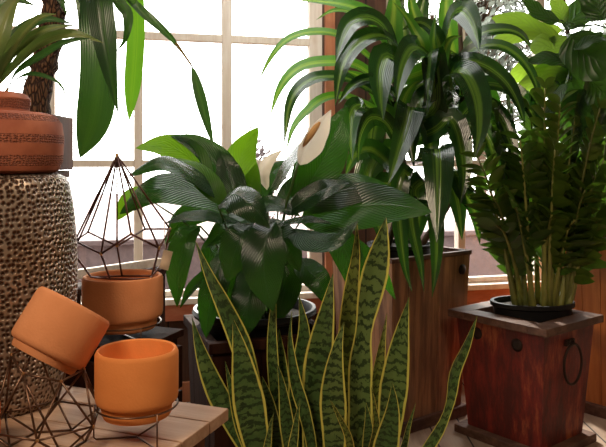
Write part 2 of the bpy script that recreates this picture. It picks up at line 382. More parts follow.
# ------------------------------------------------------------------ outside
b = BM(); box(b, wp(1.5, 3.0, .12), (13, .14, .66), RW, .01); box(b, wp(1.5, 3.0, .465), (13.1, .2, .05), RW, .01)
tag(link('garden_wall', b, M['fence']), 'low pale lilac pink garden wall outside beyond the windows', 'wall', kind='structure')
def twigs(center, r, n, leafn, m, name, label, seedv, hgt, sz=.05):
    R = random.Random(seedv); root = thing(name, label, 'shrub' if hgt < 1.6 else 'tree', center, None)
    b = BM(); lf = BM(); c = Vector(center)
    tube(b, [c, c+Vector((.02, 0, hgt*.5)), c+Vector((0, 0, hgt))], [.06*r, .045*r, .03*r], 6)
    for i in range(n):
        a = R.random()*2*PI; el = R.uniform(-.5, 1.3); d = Vector((math.cos(a)*math.cos(el), math.sin(a)*math.cos(el), math.sin(el)))
        s = c+Vector((0, 0, hgt*R.uniform(.5, 1))); e = s+d*r*R.uniform(.5, 1); mdp = (s+e)/2+Vector((0, 0, .1*r))
        tube(b, [s, mdp, e], [.018*r, .01*r, .004*r], 4)
        for k in range(leafn):
            q = s.lerp(e, R.uniform(.35, 1.05))+Vector((R.gauss(0, 1), R.gauss(0, 1), R.gauss(0, 1)))*r*.13
            z = Vector((R.gauss(0, 1), R.gauss(0, 1), R.gauss(0, 1))).normalized(); x = z.orthogonal().normalized(); y = z.cross(x); h = sz*R.uniform(.5, 1.2)
            lf.faces.new([lf.verts.new(q+x*h), lf.verts.new(q+y*h*.5), lf.verts.new(q-x*h), lf.verts.new(q-y*h*.5)])
    link('branches', b, M['bush'] if m is M['bush'] else M['cane'], root); link('foliage', lf, m, root)
twigs(wp(.1, 2.2, -.1), .34, 60, 26, M['bush'], 'garden_shrub', 'bare greyish pink shrub outside the left window', 3, 1.32, .03)
twigs(wp(3.7, 5.0, -.1), 1.35, 100, 46, M['outleaf'], 'garden_tree', 'grey green tree outside, seen left of the upper right window bar', 5, 3.3, .06)
twigs(wp(7.0, 5.8, -.1), 1.5, 90, 42, M['outleaf'], 'garden_tree', 'grey green tree outside, behind the broad fig leaves at far right', 6, 2.9, .06)

# ------------------------------------------------------------------ tables, crates, planters
def boxm(ang): return Matrix.Rotation(ang, 4, 'Z')
TZ = .69; tb = math.atan2(.196, .075) # long direction of short edge
ta = tb+PI/2
ua = Vector((math.cos(ta), math.sin(ta), 0)); ub = Vector((-math.cos(tb), -math.sin(tb), 0))  # ua leftwards along the back edge, ub towards the viewer
TC = Vector((-.152, 1.44, 0))
tbl = thing('wooden_table', 'low pale wooden plank table under the terracotta pots and hammered drum', 'table', TC+ua*.5+ub*.2)
rotT = Matrix.Rotation(ta, 4, 'Z')
wds = (.082, .105, .09, .08, .08); off = 0; Lt = 1.0
for i, wd in enumerate(wds):
    b = BM(); c = TC+ua*Lt/2+ub*(off+wd/2)+Vector((0, 0, TZ-.0125)); box(b, (0, 0, 0), (Lt, wd-.003, .025), None, .003)
    o = link('plank', b, M['table']); o.matrix_world = Matrix.Translation(c) @ rotT
    o.parent = tbl; o.matrix_parent_inverse = Matrix.Translation(-tbl.location); off += wd
for a_, b_ in ((.05, .06), (.95, .06), (.05, .37), (.95, .37)):
    c = TC+ua*a_+ub*b_; b = BM(); box(b, c+Vector((0, 0, (TZ-.025)/2)), (.035, .035, TZ-.026), rotT, .002); link('leg', b, M['leg'], tbl)
b = BM()
for b_ in (.06, .37): box(b, TC+ua*.5+ub*b_+Vector((0, 0, TZ-.055)), (.86, .02, .05), rotT)
for a_ in (.05, .95): box(b, TC+ua*a_+ub*.215+Vector((0, 0, TZ-.055)), (.02, .275, .05), rotT)
link('apron', b, M['leg'], tbl)

def planter(name, label, fc, ang, la, lb, ztop, z0, taper, mbody, mrim, rimw=.03, rimh=.03, over=.015, holes=None, ring=None, plinth=0, slats=5, lining=True):
    """fc = front corner; la = length of the left-going side, lb = length of the right-going side"""
    a = Vector((math.cos(ang+PI/2), math.sin(ang+PI/2), 0)); bb = Vector((math.cos(ang), math.sin(ang), 0)); cen = fc+a*la/2+bb*lb/2
    root = thing(name, label, 'planter', (cen.x, cen.y, z0)); R = Matrix.Rotation(ang, 4, 'Z')
    # local: x along bb, y along a
    def L(x, y, z): v = cen+bb*x+a*y; return Vector((v.x, v.y, z))
    hx, hy = lb/2, la/2; tx, ty = hx-taper, hy-taper; zt = ztop-rimh; zb = z0+plinth
    w = .022
    for side in range(4):
        bm = BM()
        def pt(t, u, z, dep):
            k = (z-zb)/(zt-zb); ex = tx+(hx-tx)*k-over-dep; ey = ty+(hy-ty)*k-over-dep
            exo = tx+(hx-tx)*k-over; eyo = ty+(hy-ty)*k-over
            return {0: L(u*ex, -ey, z), 1: L(ex, u*ey, z), 2: L(u*ex, ey, z), 3: L(-ex, u*ey, z)}[side]
        for s in range(slats):
            u0 = -1+2*s/slats+(.006 if s else 0); u1 = -1+2*(s+1)/slats-(.006 if s < slats-1 else 0)
            jit = 0 if slats == 1 else RND.uniform(0, .003)
            vs = [bm.verts.new(pt(0, u, z, dp)) for z in (zb, zt) for dp in (jit, w) for u in (u0, u1)]
            # index: z*4+dp*2+u
            for q in ((0, 1, 5, 4), (2, 6, 7, 3), (0, 4, 6, 2), (1, 3, 7, 5), (4, 5, 7, 6), (0, 2, 3, 1)): bm.faces.new([vs[i] for i in q])
        link('side_panel', bm, mbody, root)
    bm = BM()
    for sx, sy, lx, ly in ((0, -1, 2*hx, rimw), (0, 1, 2*hx, rimw), (-1, 0, rimw, 2*hy-2*rimw), (1, 0, rimw, 2*hy-2*rimw)):
        box(bm, L(sx*(hx-rimw/2), sy*(hy-rimw/2), ztop-rimh/2), (lx, ly, rimh), R, .003)
    link('rim', bm, mrim, root)
    bm = BM(); box(bm, L(0, 0, ztop-rimh-.012), (2*(hx-rimw), 2*(hy-rimw), .02), R); link('inner_floor', bm, mrim, root)
    if plinth:
        bm = BM(); box(bm, L(0, 0, z0+plinth/2), (2*tx+.03, 2*ty+.03, plinth), R, .004); link('plinth', bm, mrim, root)
    def facept(side, u, z, out=.0):
        k = (z-zb)/(zt-zb); ex = tx+(hx-tx)*k-over+out; ey = ty+(hy-ty)*k-over+out
        return {0: L(u*ex, -ey, z), 1: L(ex, u*ey, z), 2: L(u*ex, ey, z), 3: L(-ex, u*ey, z)}[side]
    for (side, u, z, r) in (holes or []):
        p = facept(side, u, z, .0); nrm = {0: -a, 3: -bb}[side]; bm = BM()
        rt = nrm.to_track_quat('Z', 'Y').to_matrix().to_4x4()
        lathe(bm, [(0, .006), (r*.55, .006), (r, .002), (r, -.004)], 20, p, rt); link('iron_bolt', bm, M['iron'], root)
    for (side, u, z, r) in (ring or []):
        nrm = {0: -a, 3: -bb}[side]; tg = {0: bb, 3: a}[side]
        p = facept(side, u, z, .012); bm = BM()
        box(bm, facept(side, u, z, .004), (.06, .02, .025) if side == 0 else (.02, .06, .025), R, .002)
        tube(bm, [p+tg*math.cos(t)*.014+Vector((0, 0, math.sin(t)*.014))+nrm*.004 for t in [k*PI/6 for k in range(12)]], .004, 6, closed=True)
        hb = link('ring_bracket', bm, M['iron'], root)
        bm = BM(); c = p+Vector((0, 0, -r-.004))+nrm*.010
        tube(bm, [c+tg*math.cos(t)*r*.8+Vector((0, 0, math.sin(t)*r)) for t in [k*PI/16 for k in range(32)]], .0055, 8, closed=True); link('ring', bm, M['iron'], hb)
    return root, cen, L
A38 = math.radians(38.5)
red, redc, LR = planter('painted_planter', 'worn red painted wooden planter with dark rim and iron ring', Vector((.945, 2.715, 0)), A38, .49, .43, .541, 0, .035, M['redpaint'], M['rim'], rimw=.085, rimh=.032, over=.028,
    holes=[(3, .52, .455, .027), (3, -.42, .445, .027)], ring=[(0, -.05, .455, .082)], plinth=.035, slats=1)
mid, midc, LM = planter('wooden_planter', 'tapered bare wooden planter of vertical boards left of the red one', Vector((.379, 2.98, 0)), math.radians(36.8), .42, .52, .777, 0, .03, M['planter'], M['rim'], rimw=.025, rimh=.02, over=.006,
    holes=[(0, .80, .69, .024)], plinth=.05)
far, farc, LF = planter('wooden_planter', 'rust brown wooden planter with an iron ring behind the red planter, at the right edge', Vector((1.5, 3.1, 0)), math.radians(38), .5, .5, .84, 0, .02, M['planter2'], M['rim'], rimw=.03, rimh=.03, over=.012,
    ring=[(3, .0, .80, .055)], plinth=.05)
lil, lilc, LL = planter('dark_planter', 'dark brown wooden planter holding the peace lily behind the table', Vector((-.262, 1.955, 0)), math.radians(20), .40, .38, .685, 0, .02, M['crate'], M['crate'], rimw=.03, rimh=.03, over=.01, plinth=.04)
# crate under the round pot
cc = Vector((-.463, 1.80, 0)); b = BM(); Rz = Matrix.Rotation(ta, 4, 'Z')
ct = thing('wooden_crate', 'dark brown wooden crate under the terracotta pot behind the table', 'crate', (cc.x, cc.y, 0)); ctop = CH-175*1.8/F
for k in range(6):
    b = BM()
    for s_ in (-1, 1):
        box(b, cc+ua*0+ub*s_*.105+Vector((0, 0, .06+k*(ctop-.04)/6)), (.22, .012, (ctop-.04)/6-.008), Rz, .002)
        box(b, cc+ua*s_*.104+Vector((0, 0, .06+k*(ctop-.04)/6)), (.012, .198, (ctop-.04)/6-.008), Rz, .002)
    link('slat', b, M['crate'], ct)
b = BM(); box(b, cc+Vector((0, 0, ctop-.009)), (.226, .226, .018), Rz, .002); link('lid', b, M['crate'], ct)
b = BM()
for i in (-1, 1):
    for j in (-1, 1): box(b, cc+ua*i*.09+ub*j*.09+Vector((0, 0, (ctop-.02)/2)), (.02, .02, ctop-.02), Rz)
link('corner_post', b, M['crate'], ct)
# boards by the window, left of the pot with the wire frame
plank('leaning_board', P(60, 277, 2.45), P(160, 262, 3.0), .035, .02, M['board'], 'pale narrow board behind the pot with wire frame')
o = bpy.data.objects['leaning_board']
# dark bench carrying the board
b = BM(); q0 = P(60, 283, 2.45); q1 = P(160, 268, 3.0)
bt = thing('wooden_bench', 'dark narrow bench by the window behind the hammered drum', 'bench', ((q0+q1)/2).to_tuple()[:2]+(0,))
v = (q1-q0); v.z = 0; rb = v.to_track_quat('X', 'Z').to_matrix().to_4x4(); zt = q1.z-.02
# ------------------------------------------------------------------ hammered drum + stamped pot
BD = 1.48; bc = Vector((-303*BD/F+.0, BD, TZ)); k = BD/F
hm = [(0, 0), (.112, 0), (.118, .008)]
for i in range(24):
    t = i/23; z = .02+t*.44; r = .122+(.163-.122)*math.sin(PI*min(1, (t*1.0+.0)*.62+.0))**.9 if t < .8 else 0
    r = .117+.040*math.sin(PI*(.04+.80*t))**.75
    hm.append((r, z))
hm += [(hm[-1][0]-.006, .472), (hm[-1][0]-.022, .480), (hm[-1][0]-.04, .482), (0, .482)]
b = BM(); lathe(b, hm, 96, uvl=True); o = link('drum_stool', b, M['hammer'], smooth='auto'); o.location = bc; o.rotation_euler.z = PI/2
tag(o, 'dimpled hammered metal drum stool on the table at the left edge', 'stool')
b = BM(); s = BD/F
pz = bc.z+.4825
prof = [(q*.92, z) for q, z in [(0, 0), (64*s, 0), (70*s, 3*s), (74*s, 12*s), (75*s, 35*s), (73*s, 50*s), (67*s, 57*s), (58*s, 60*s), (40*s, 61*s), (39*s, 64*s), (40*s, 74*s), (37*s, 78*s), (33*s, 80*s), (27*s, 79*s), (26*s, 70*s), (0, 70*s)]]
lathe(b, prof, 72, uvl=True)
pl = thing('potted_plant', 'long leaved plant in red clay pot with stamped bands, on the metal drum', 'potted plant', (bc.x-.018, BD, pz))
PPC = Vector((bc.x-.018, BD, pz))
o = link('pot', b, M['stamp'], pl, smooth='auto'); o.location = pl.location
b = BM(); lathe(b, [(0, 72*s), (15*s, 73*s), (24*s, 71*s)], 24); o = link('soil', b, M['soil'], pl); o.location = pl.location

# ------------------------------------------------------------------ round terracotta pots
def potmesh(r, h, st=.19):
    b = BM(); t = r*.13; rb = r*.80
    rb = r*.84
    prof = [(0, 0), (rb*.96, 0), (rb, .005)]
    prof += [(rb+.001, h*st), (r*.93, h*(st+.015)), (r*.975, h*(st+.045)), (r*.995, h*(st+.10)), (r, h*.4), (r, h*.93), (r-.003, h*.985), (r-t*.5, h), (r-t*.85, h*.985), (r-t, h*.95), (r-t*1.05, h*.3), (rb*.7, h*.12), (0, h*.12)]
    lathe(b, prof, 72); return b
def wire_stand(name, center, r, z, rr, label, group=None, h=.036):
    st = thing(name, label, 'pot stand', (center.x, center.y, z), group); b = BM(); top = z+h
    tube(b, [Vector((center.x+rr*math.cos(t), center.y+rr*math.sin(t), top)) for t in [q*PI/20 for q in range(40)]], r, 6, closed=True); link('ring', b, M['wire'], st)
    hub = Vector((center.x, center.y, z+r+.0005))
    for q in range(3):
        a = math.radians(-50+120*q); d = Vector((math.cos(a), math.sin(a), 0)); b = BM()
        p = [Vector((center.x, center.y, 0))+d*(rr+r*1.6)+Vector((0, 0, zz)) for zz in (top+.002, z+.006)]
        q2 = Vector((center.x, center.y, z+r+.0005))+d*(rr-.002)
        tube(b, [p[0], p[1], q2, hub], r*.9, 6); link('leg', b, M['wire'], st)
    return st
# front pot on low wire stand
fd = 1.285; fp = Vector(((137-CX)*fd/F, fd, 0)); fr = 41*fd/F
wire_stand('wire_pot_stand', fp, .0018, TZ, fr*.98, 'low wire stand with hairpin feet under the bright orange pot', h=.0625)
b = potmesh(fr, .120); o = link('terracotta_pot', b, M['terra'], smooth='auto'); o.location = (fp.x, fp.y, .7345)
tag(o, 'bright orange terracotta pot standing upright at the front of the table', 'pot', 'terracotta pots on the table')
# back pot
bp = Vector((-.463, 1.80, 0)); br = 39.5*1.8/F
wire_stand('wire_pot_stand', bp, .002, ctop, br*.95, 'thin wire stand under the terracotta pot holding the wire frame', h=.034)
b = potmesh(br, .134); o = link('terracotta_pot', b, M['terra_b'], smooth='auto'); o.location = (bp.x, bp.y, .771)
tag(o, 'brownish terracotta pot on the dark crate with a geometric wire frame inside', 'pot', 'terracotta pots on the table')
bptop = .905
# tilted pot: axis leans right and away
tdp = 1.27
ax = Vector((.43, .36, .83)).normalized()
base = P(42, 360, tdp); tz = ax.to_track_quat('Z', 'Y').to_matrix().to_4x4()
b = potmesh(.0745, .112, .11); o = link('terracotta_pot', b, M['terra_b'], smooth='auto')
o.matrix_world = Matrix.Translation(base) @ tz
tag(o, 'brownish terracotta pot tipped to the right on an angular wire frame', 'pot', 'terracotta pots on the table')
# angular wire frame under tilted pot
wf = thing('geometric_wire_stand', 'angular dark wire frame carrying the tipped terracotta pot', 'pot stand', (P(52, 420, 1.26).x, 1.26, TZ))
cw = Vector((P(48, 420, 1.255).x, 1.255, 0))
def ringp(n, r, z, a0): return [cw+Vector((r*math.cos(math.radians(a0+360*i/n)), r*math.sin(math.radians(a0+360*i/n)), z)) for i in range(n)]
tp = ringp(6, .062, 0, 10)
for i, q in enumerate(tp): q.z = .838-.018*((q.x-cw.x)/.06)+.010*((q.y-cw.y)/.06)
mp_ = ringp(6, .097, TZ+.045, 40); bp_ = ringp(6, .065, TZ+.0025, 10)
b = BM(); wr = .0021
for i in range(6):
    j = (i+1) % 6
    for e in ((tp[i], tp[j]), (tp[i], mp_[i]), (tp[j], mp_[i]), (mp_[i], bp_[i]), (mp_[i], bp_[j]), (bp_[i], bp_[j]), (mp_[i], mp_[j])): tube(b, e, wr, 6)
for e in ((0, 2), (3, 5)): tube(b, (tp[e[0]], bp_[e[1]]), wr, 6)
link('wire_frame', b, M['wire'], wf)
for q in tp+mp_:
    b = BM(); bmesh.ops.create_uvsphere(b, u_segments=8, v_segments=6, radius=.0032, matrix=Matrix.Translation(q)); link('solder_joint', b, M['brass'], wf)
# pot at the very left edge
b = potmesh(.06, .10); o = link('terracotta_pot', b, M['terra_b'], smooth='auto'); o.location = (P(-43, 420, 1.18).x, 1.20, TZ+.001)
tag(o, 'terracotta pot of which only a sliver shows at the lower left edge', 'pot', 'terracotta pots on the table')

# geometric terrarium frame in back pot
gf = thing('geometric_terrarium_frame', 'diamond shaped copper wire frame standing inside the brownish terracotta pot', 'wire frame', (bp.x, bp.y, bptop-.03))
GD = 1.80
def G(x, y, dd): return P(x, y, GD+dd)
apex = G(117, 155, 0)
md = [G(75, 241, .0), G(101, 254, -.10), G(117, 246, .0) , G(131, 234, -.115), G(159, 248, -.07), G(170, 229, .02), G(145, 229, .11), G(88, 232, .10), G(75, 255, -.03), G(163, 262, .05)]
bt_ = [G(91, 277, .0), G(110, 279, -.055), G(122, 276, .05), G(152, 276, .03), G(150, 279, -.04)]
E = [(apex, md[i]) for i in (0, 1, 3, 4, 5, 6, 7)]+[(apex, md[2]), (apex, md[0]-Vector((-.008, 0, 0)))]
E += [(md[0], md[1]), (md[1], md[3]), (md[3], md[4]), (md[4], md[5]), (md[5], md[6]), (md[6], md[2]), (md[2], md[7]), (md[7], md[0]), (md[0], md[8]), (md[5], md[9]), (md[1], bt_[1]), (md[2], bt_[2]), (md[4], bt_[3]), (md[9], bt_[4]), (md[8], bt_[0]), (bt_[0], bt_[1]), (bt_[1], bt_[4]), (bt_[4], bt_[3]), (bt_[3], bt_[2]), (bt_[2], bt_[0])]
b = BM()
for a_, c_ in E: tube(b, (a_, c_), .0027, 6)
link('wire', b, M['copperwire'], gf)
for q in md[:8]:
    b = BM(); bmesh.ops.create_uvsphere(b, u_segments=8, v_segments=6, radius=.0042, matrix=Matrix.Translation(q)); link('solder_joint', b, M['brass'], gf)
b = BM(); tube(b, [apex+Vector((0, 0, .004)), apex-Vector((0, 0, .018))], [.004, .0075], 8)
link('tip_cap', b, M['brass'], gf)
t0 = md[5]+Vector((-.004, -.006, 0)); b = BM(); tube(b, [t0+Vector((-.01, 0, .025)), t0+Vector((-.008, -.004, -.03)), t0+Vector((-.005, -.004, -.052))], .0012, 5)
tg_ = link('string', b, M['string'], None); b = BM(); box(b, t0+Vector((-.004, -.006, -.079)), (.024, .0012, .05), Matrix.Rotation(.25, 4, 'Y'), .0004)
tgo = thing('price_tag', 'blank kraft paper tag hanging on a white string from the wire frame', 'tag', tuple(t0)); 
for q in (tg_, link('card', b, M['tag'])): q.parent = tgo; q.matrix_parent_inverse = Matrix.Translation(-tgo.location)

# ------------------------------------------------------------------ leaves
def mk_leaf(parent, pts, w, prof, mat, name='leaf', **kw):
    """pts: (x, y, distance) base to tip; w in pixels"""
    q = [P(*p) if not isinstance(p, Vector) else p for p in pts]
    d = sum(v.y for v in q)/len(q); b = BM(); pet = kw.pop('petiole', None); pm = kw.pop('pmat', None)
    leaf(b, q, w*d/F, prof, **kw)
    mats = [mat]
    if pet:
        pp = catmull([P(*p) if not isinstance(p, Vector) else p for p in pet]+[q[0]], 10); tube(b, pp, [.0045-.0018*i/9 for i in range(10)], 6, mat=1); mats.append(pm or M['stem'])
    o = link(name, b, mats, parent, smooth='leaf'); return o

# ---- plant in the stamped pot: arching leaves
d0 = BD
def pc(dx=0, dy=0): return Vector((PPC.x+dx, PPC.y+dy, PPC.z+72*s))
LP = [([(14, 68, d0-.02), (40, 44, d0-.06), (72, 34, d0-.08), (104, 43, d0-.08)], 17, 'leftolive', 10),
      ([(6, 60, d0), (20, 34, d0+.03), (44, 20, d0+.06), (74, 24, d0+.07)], 17, 'left', 0),
      ([(10, 56, d0-.05), (24, 34, d0-.09), (40, 18, d0-.1), (56, 14, d0-.11)], 20, 'leftolive', 0),
      ([(16, 80, d0-.06), (32, 74, d0-.12), (50, 78, d0-.14), (62, 86, d0-.15), (68, 104, d0-.15)], 6, 'left', 40),
      ([(-4, 62, d0-.02), (2, 30, d0-.02), (12, 5, d0), (26, -12, d0+.02)], 24, 'leftolive', 0),
      ([(-10, 60, d0), (-10, 25, d0), (0, -10, d0)], 26, 'left', 0),
      ([(4, 68, d0-.03), (22, 46, d0-.07), (46, 30, d0-.09), (76, 25, d0-.09)], 15, 'leftolive', 20),
      ([(18, 72, d0-.04), (42, 56, d0-.07), (66, 42, d0-.09), (92, 38, d0-.10)], 11, 'left', 50),
      ([(-12, 60, d0+.03), (-8, 20, d0+.05), (12, 0, d0+.06), (36, 6, d0+.08)], 22, 'left', 0)]
for i, (pts, w, m, tw) in enumerate(LP):
    q_ = P(*pts[0]); r_ = pc(-.012+.004*i, .01*math.sin(i)); mk_leaf(pl, [r_.lerp(q_, .45)]+pts, w, 'lance', M[m], hint=(.1, -1, .45), fold=.35, twist=tw, petiole=[r_], pmat=M['petiole'])

# ---- tall cane plant behind, with hanging broad leaves
TD = 1.95; tpx = 34
st = thing('plant_stand', 'slim brown plant stand behind the metal drum', 'stand', (P(tpx, 160, TD).x, TD, 0))
b = BM(); c = Vector((P(tpx, 160, TD).x, TD, 0)); PH = 1.17
for i, j in ((-1, -1), (1, -1), (-1, 1), (1, 1)):
    bl = BM(); box(bl, c+Vector((i*.055, j*.055, (PH-.02)/2)), (.02, .02, PH-.021)); link('leg', bl, M['leg'], st)
bl = BM(); box(bl, c+Vector((0, 0, PH-.01)), (.15, .15, .02), None, .002); link('top', bl, M['leg'], st)
cp = thing('cane_plant', 'tall plant with rough bark trunk and long drooping leaves behind the clay pot', 'potted plant', (c.x, c.y, PH))
b = BM(); hw = .082
box(b, c+Vector((0, 0, PH+.077)), (.165, .165, .15), None, .003); link('pot', b, M['leg'], cp)
tt = [Vector((P(35, 0, TD).x, TD, PH+.15)), P(37, 95, TD), P(45, 60, TD), P(53, 22, TD), P(53, -20, TD), P(57, -70, TD)]
tt = catmull(tt, 26); b = BM(); RT = random.Random(3)
tube(b, tt, [(.040-.015*i/25)*(1+.10*RT.uniform(-1, 1)) for i in range(26)], 14)
for v_ in b.verts: v_.co += Vector((RT.uniform(-1, 1), RT.uniform(-1, 1), 0))*.0025
link('trunk', b, M['bark'], cp)
b = BM()
for i in range(46):
    q = tt[RT.randrange(2, 20)]; a = RT.random()*2*PI; dr = Vector((math.cos(a), math.sin(a), 0)); r0 = .026
    leaf(b, [q+dr*r0*.8, q+dr*(r0+.006)+Vector((0, 0, .015)), q+dr*(r0+.016)+Vector((0, 0, .03))], .02, 'strap', hint=tuple(dr), n=4, seg=2)
link('bark_flakes', b, M['bark'], cp, smooth='leaf')
crown = tt[-2]
CL = [([(88, -30, 1.88), (97, 20, 1.84), (99, 60, 1.82), (95, 115, 1.82), (80, 158, 1.83)], 36, 'left', 'hang', 0, .12),
      ([(84, -40, 1.85), (98, -5, 1.78), (104, 35, 1.76), (111, 75, 1.76), (118, 113, 1.77)], 27, 'left', 'lance', 20, .4),
      ([(76, -30, 1.9), (88, 0, 1.88), (104, 22, 1.86), (112, 48, 1.86), (108, 62, 1.85)], 20, 'left', 'lance', 60, .3),
      ([(100, -60, 1.95), (130, -20, 1.98), (136, 20, 2.0), (134, 70, 2.0), (129, 121, 2.0)], 18, 'leftbright', 'hang', 0, .15),
      ([(95, -60, 1.9), (124, -30, 1.9), (130, -5, 1.9), (125, 20, 1.9)], 22, 'leftbright', 'lance', 0, .2),
      ([(100, -40, 1.85), (118, 0, 1.84), (128, 15, 1.84), (126, 38, 1.84), (116, 52, 1.84)], 12, 'left', 'strap', 60, .2),
      ([(100, -30, 1.9), (138, 8, 1.9), (160, 27, 1.9), (176, 43, 1.9), (193, 68, 1.9)], 10, 'left', 'lance', 150, .3),
      ([(70, -40, 1.9), (82, -10, 1.88), (84, 15, 1.87), (78, 38, 1.86)], 18, 'left', 'lance', 30, .3),
      ([(62, -40, 1.95), (58, -12, 1.9), (62, 2, 1.88), (66, 14, 1.88)], 14, 'left', 'lance', 30, .3)]
for pts, w, m, pf, tw, fo in CL:
    mk_leaf(cp, pts, w, pf, M[m], hint=(.15, -1, .1), fold=fo, twist=tw, wave=.03, n=26, petiole=[crown+Vector((0, 0, .03))], pmat=M['stem'])
mk_leaf(cp, [(192, 66, 1.9), (198, 90, 1.9), (206, 120, 1.9), (214, 148, 1.9)], 12, 'lance', M['left'], hint=(.3, -1, 0), fold=.5, petiole=[P(176, 43, 1.9)], pmat=M['petiole'])

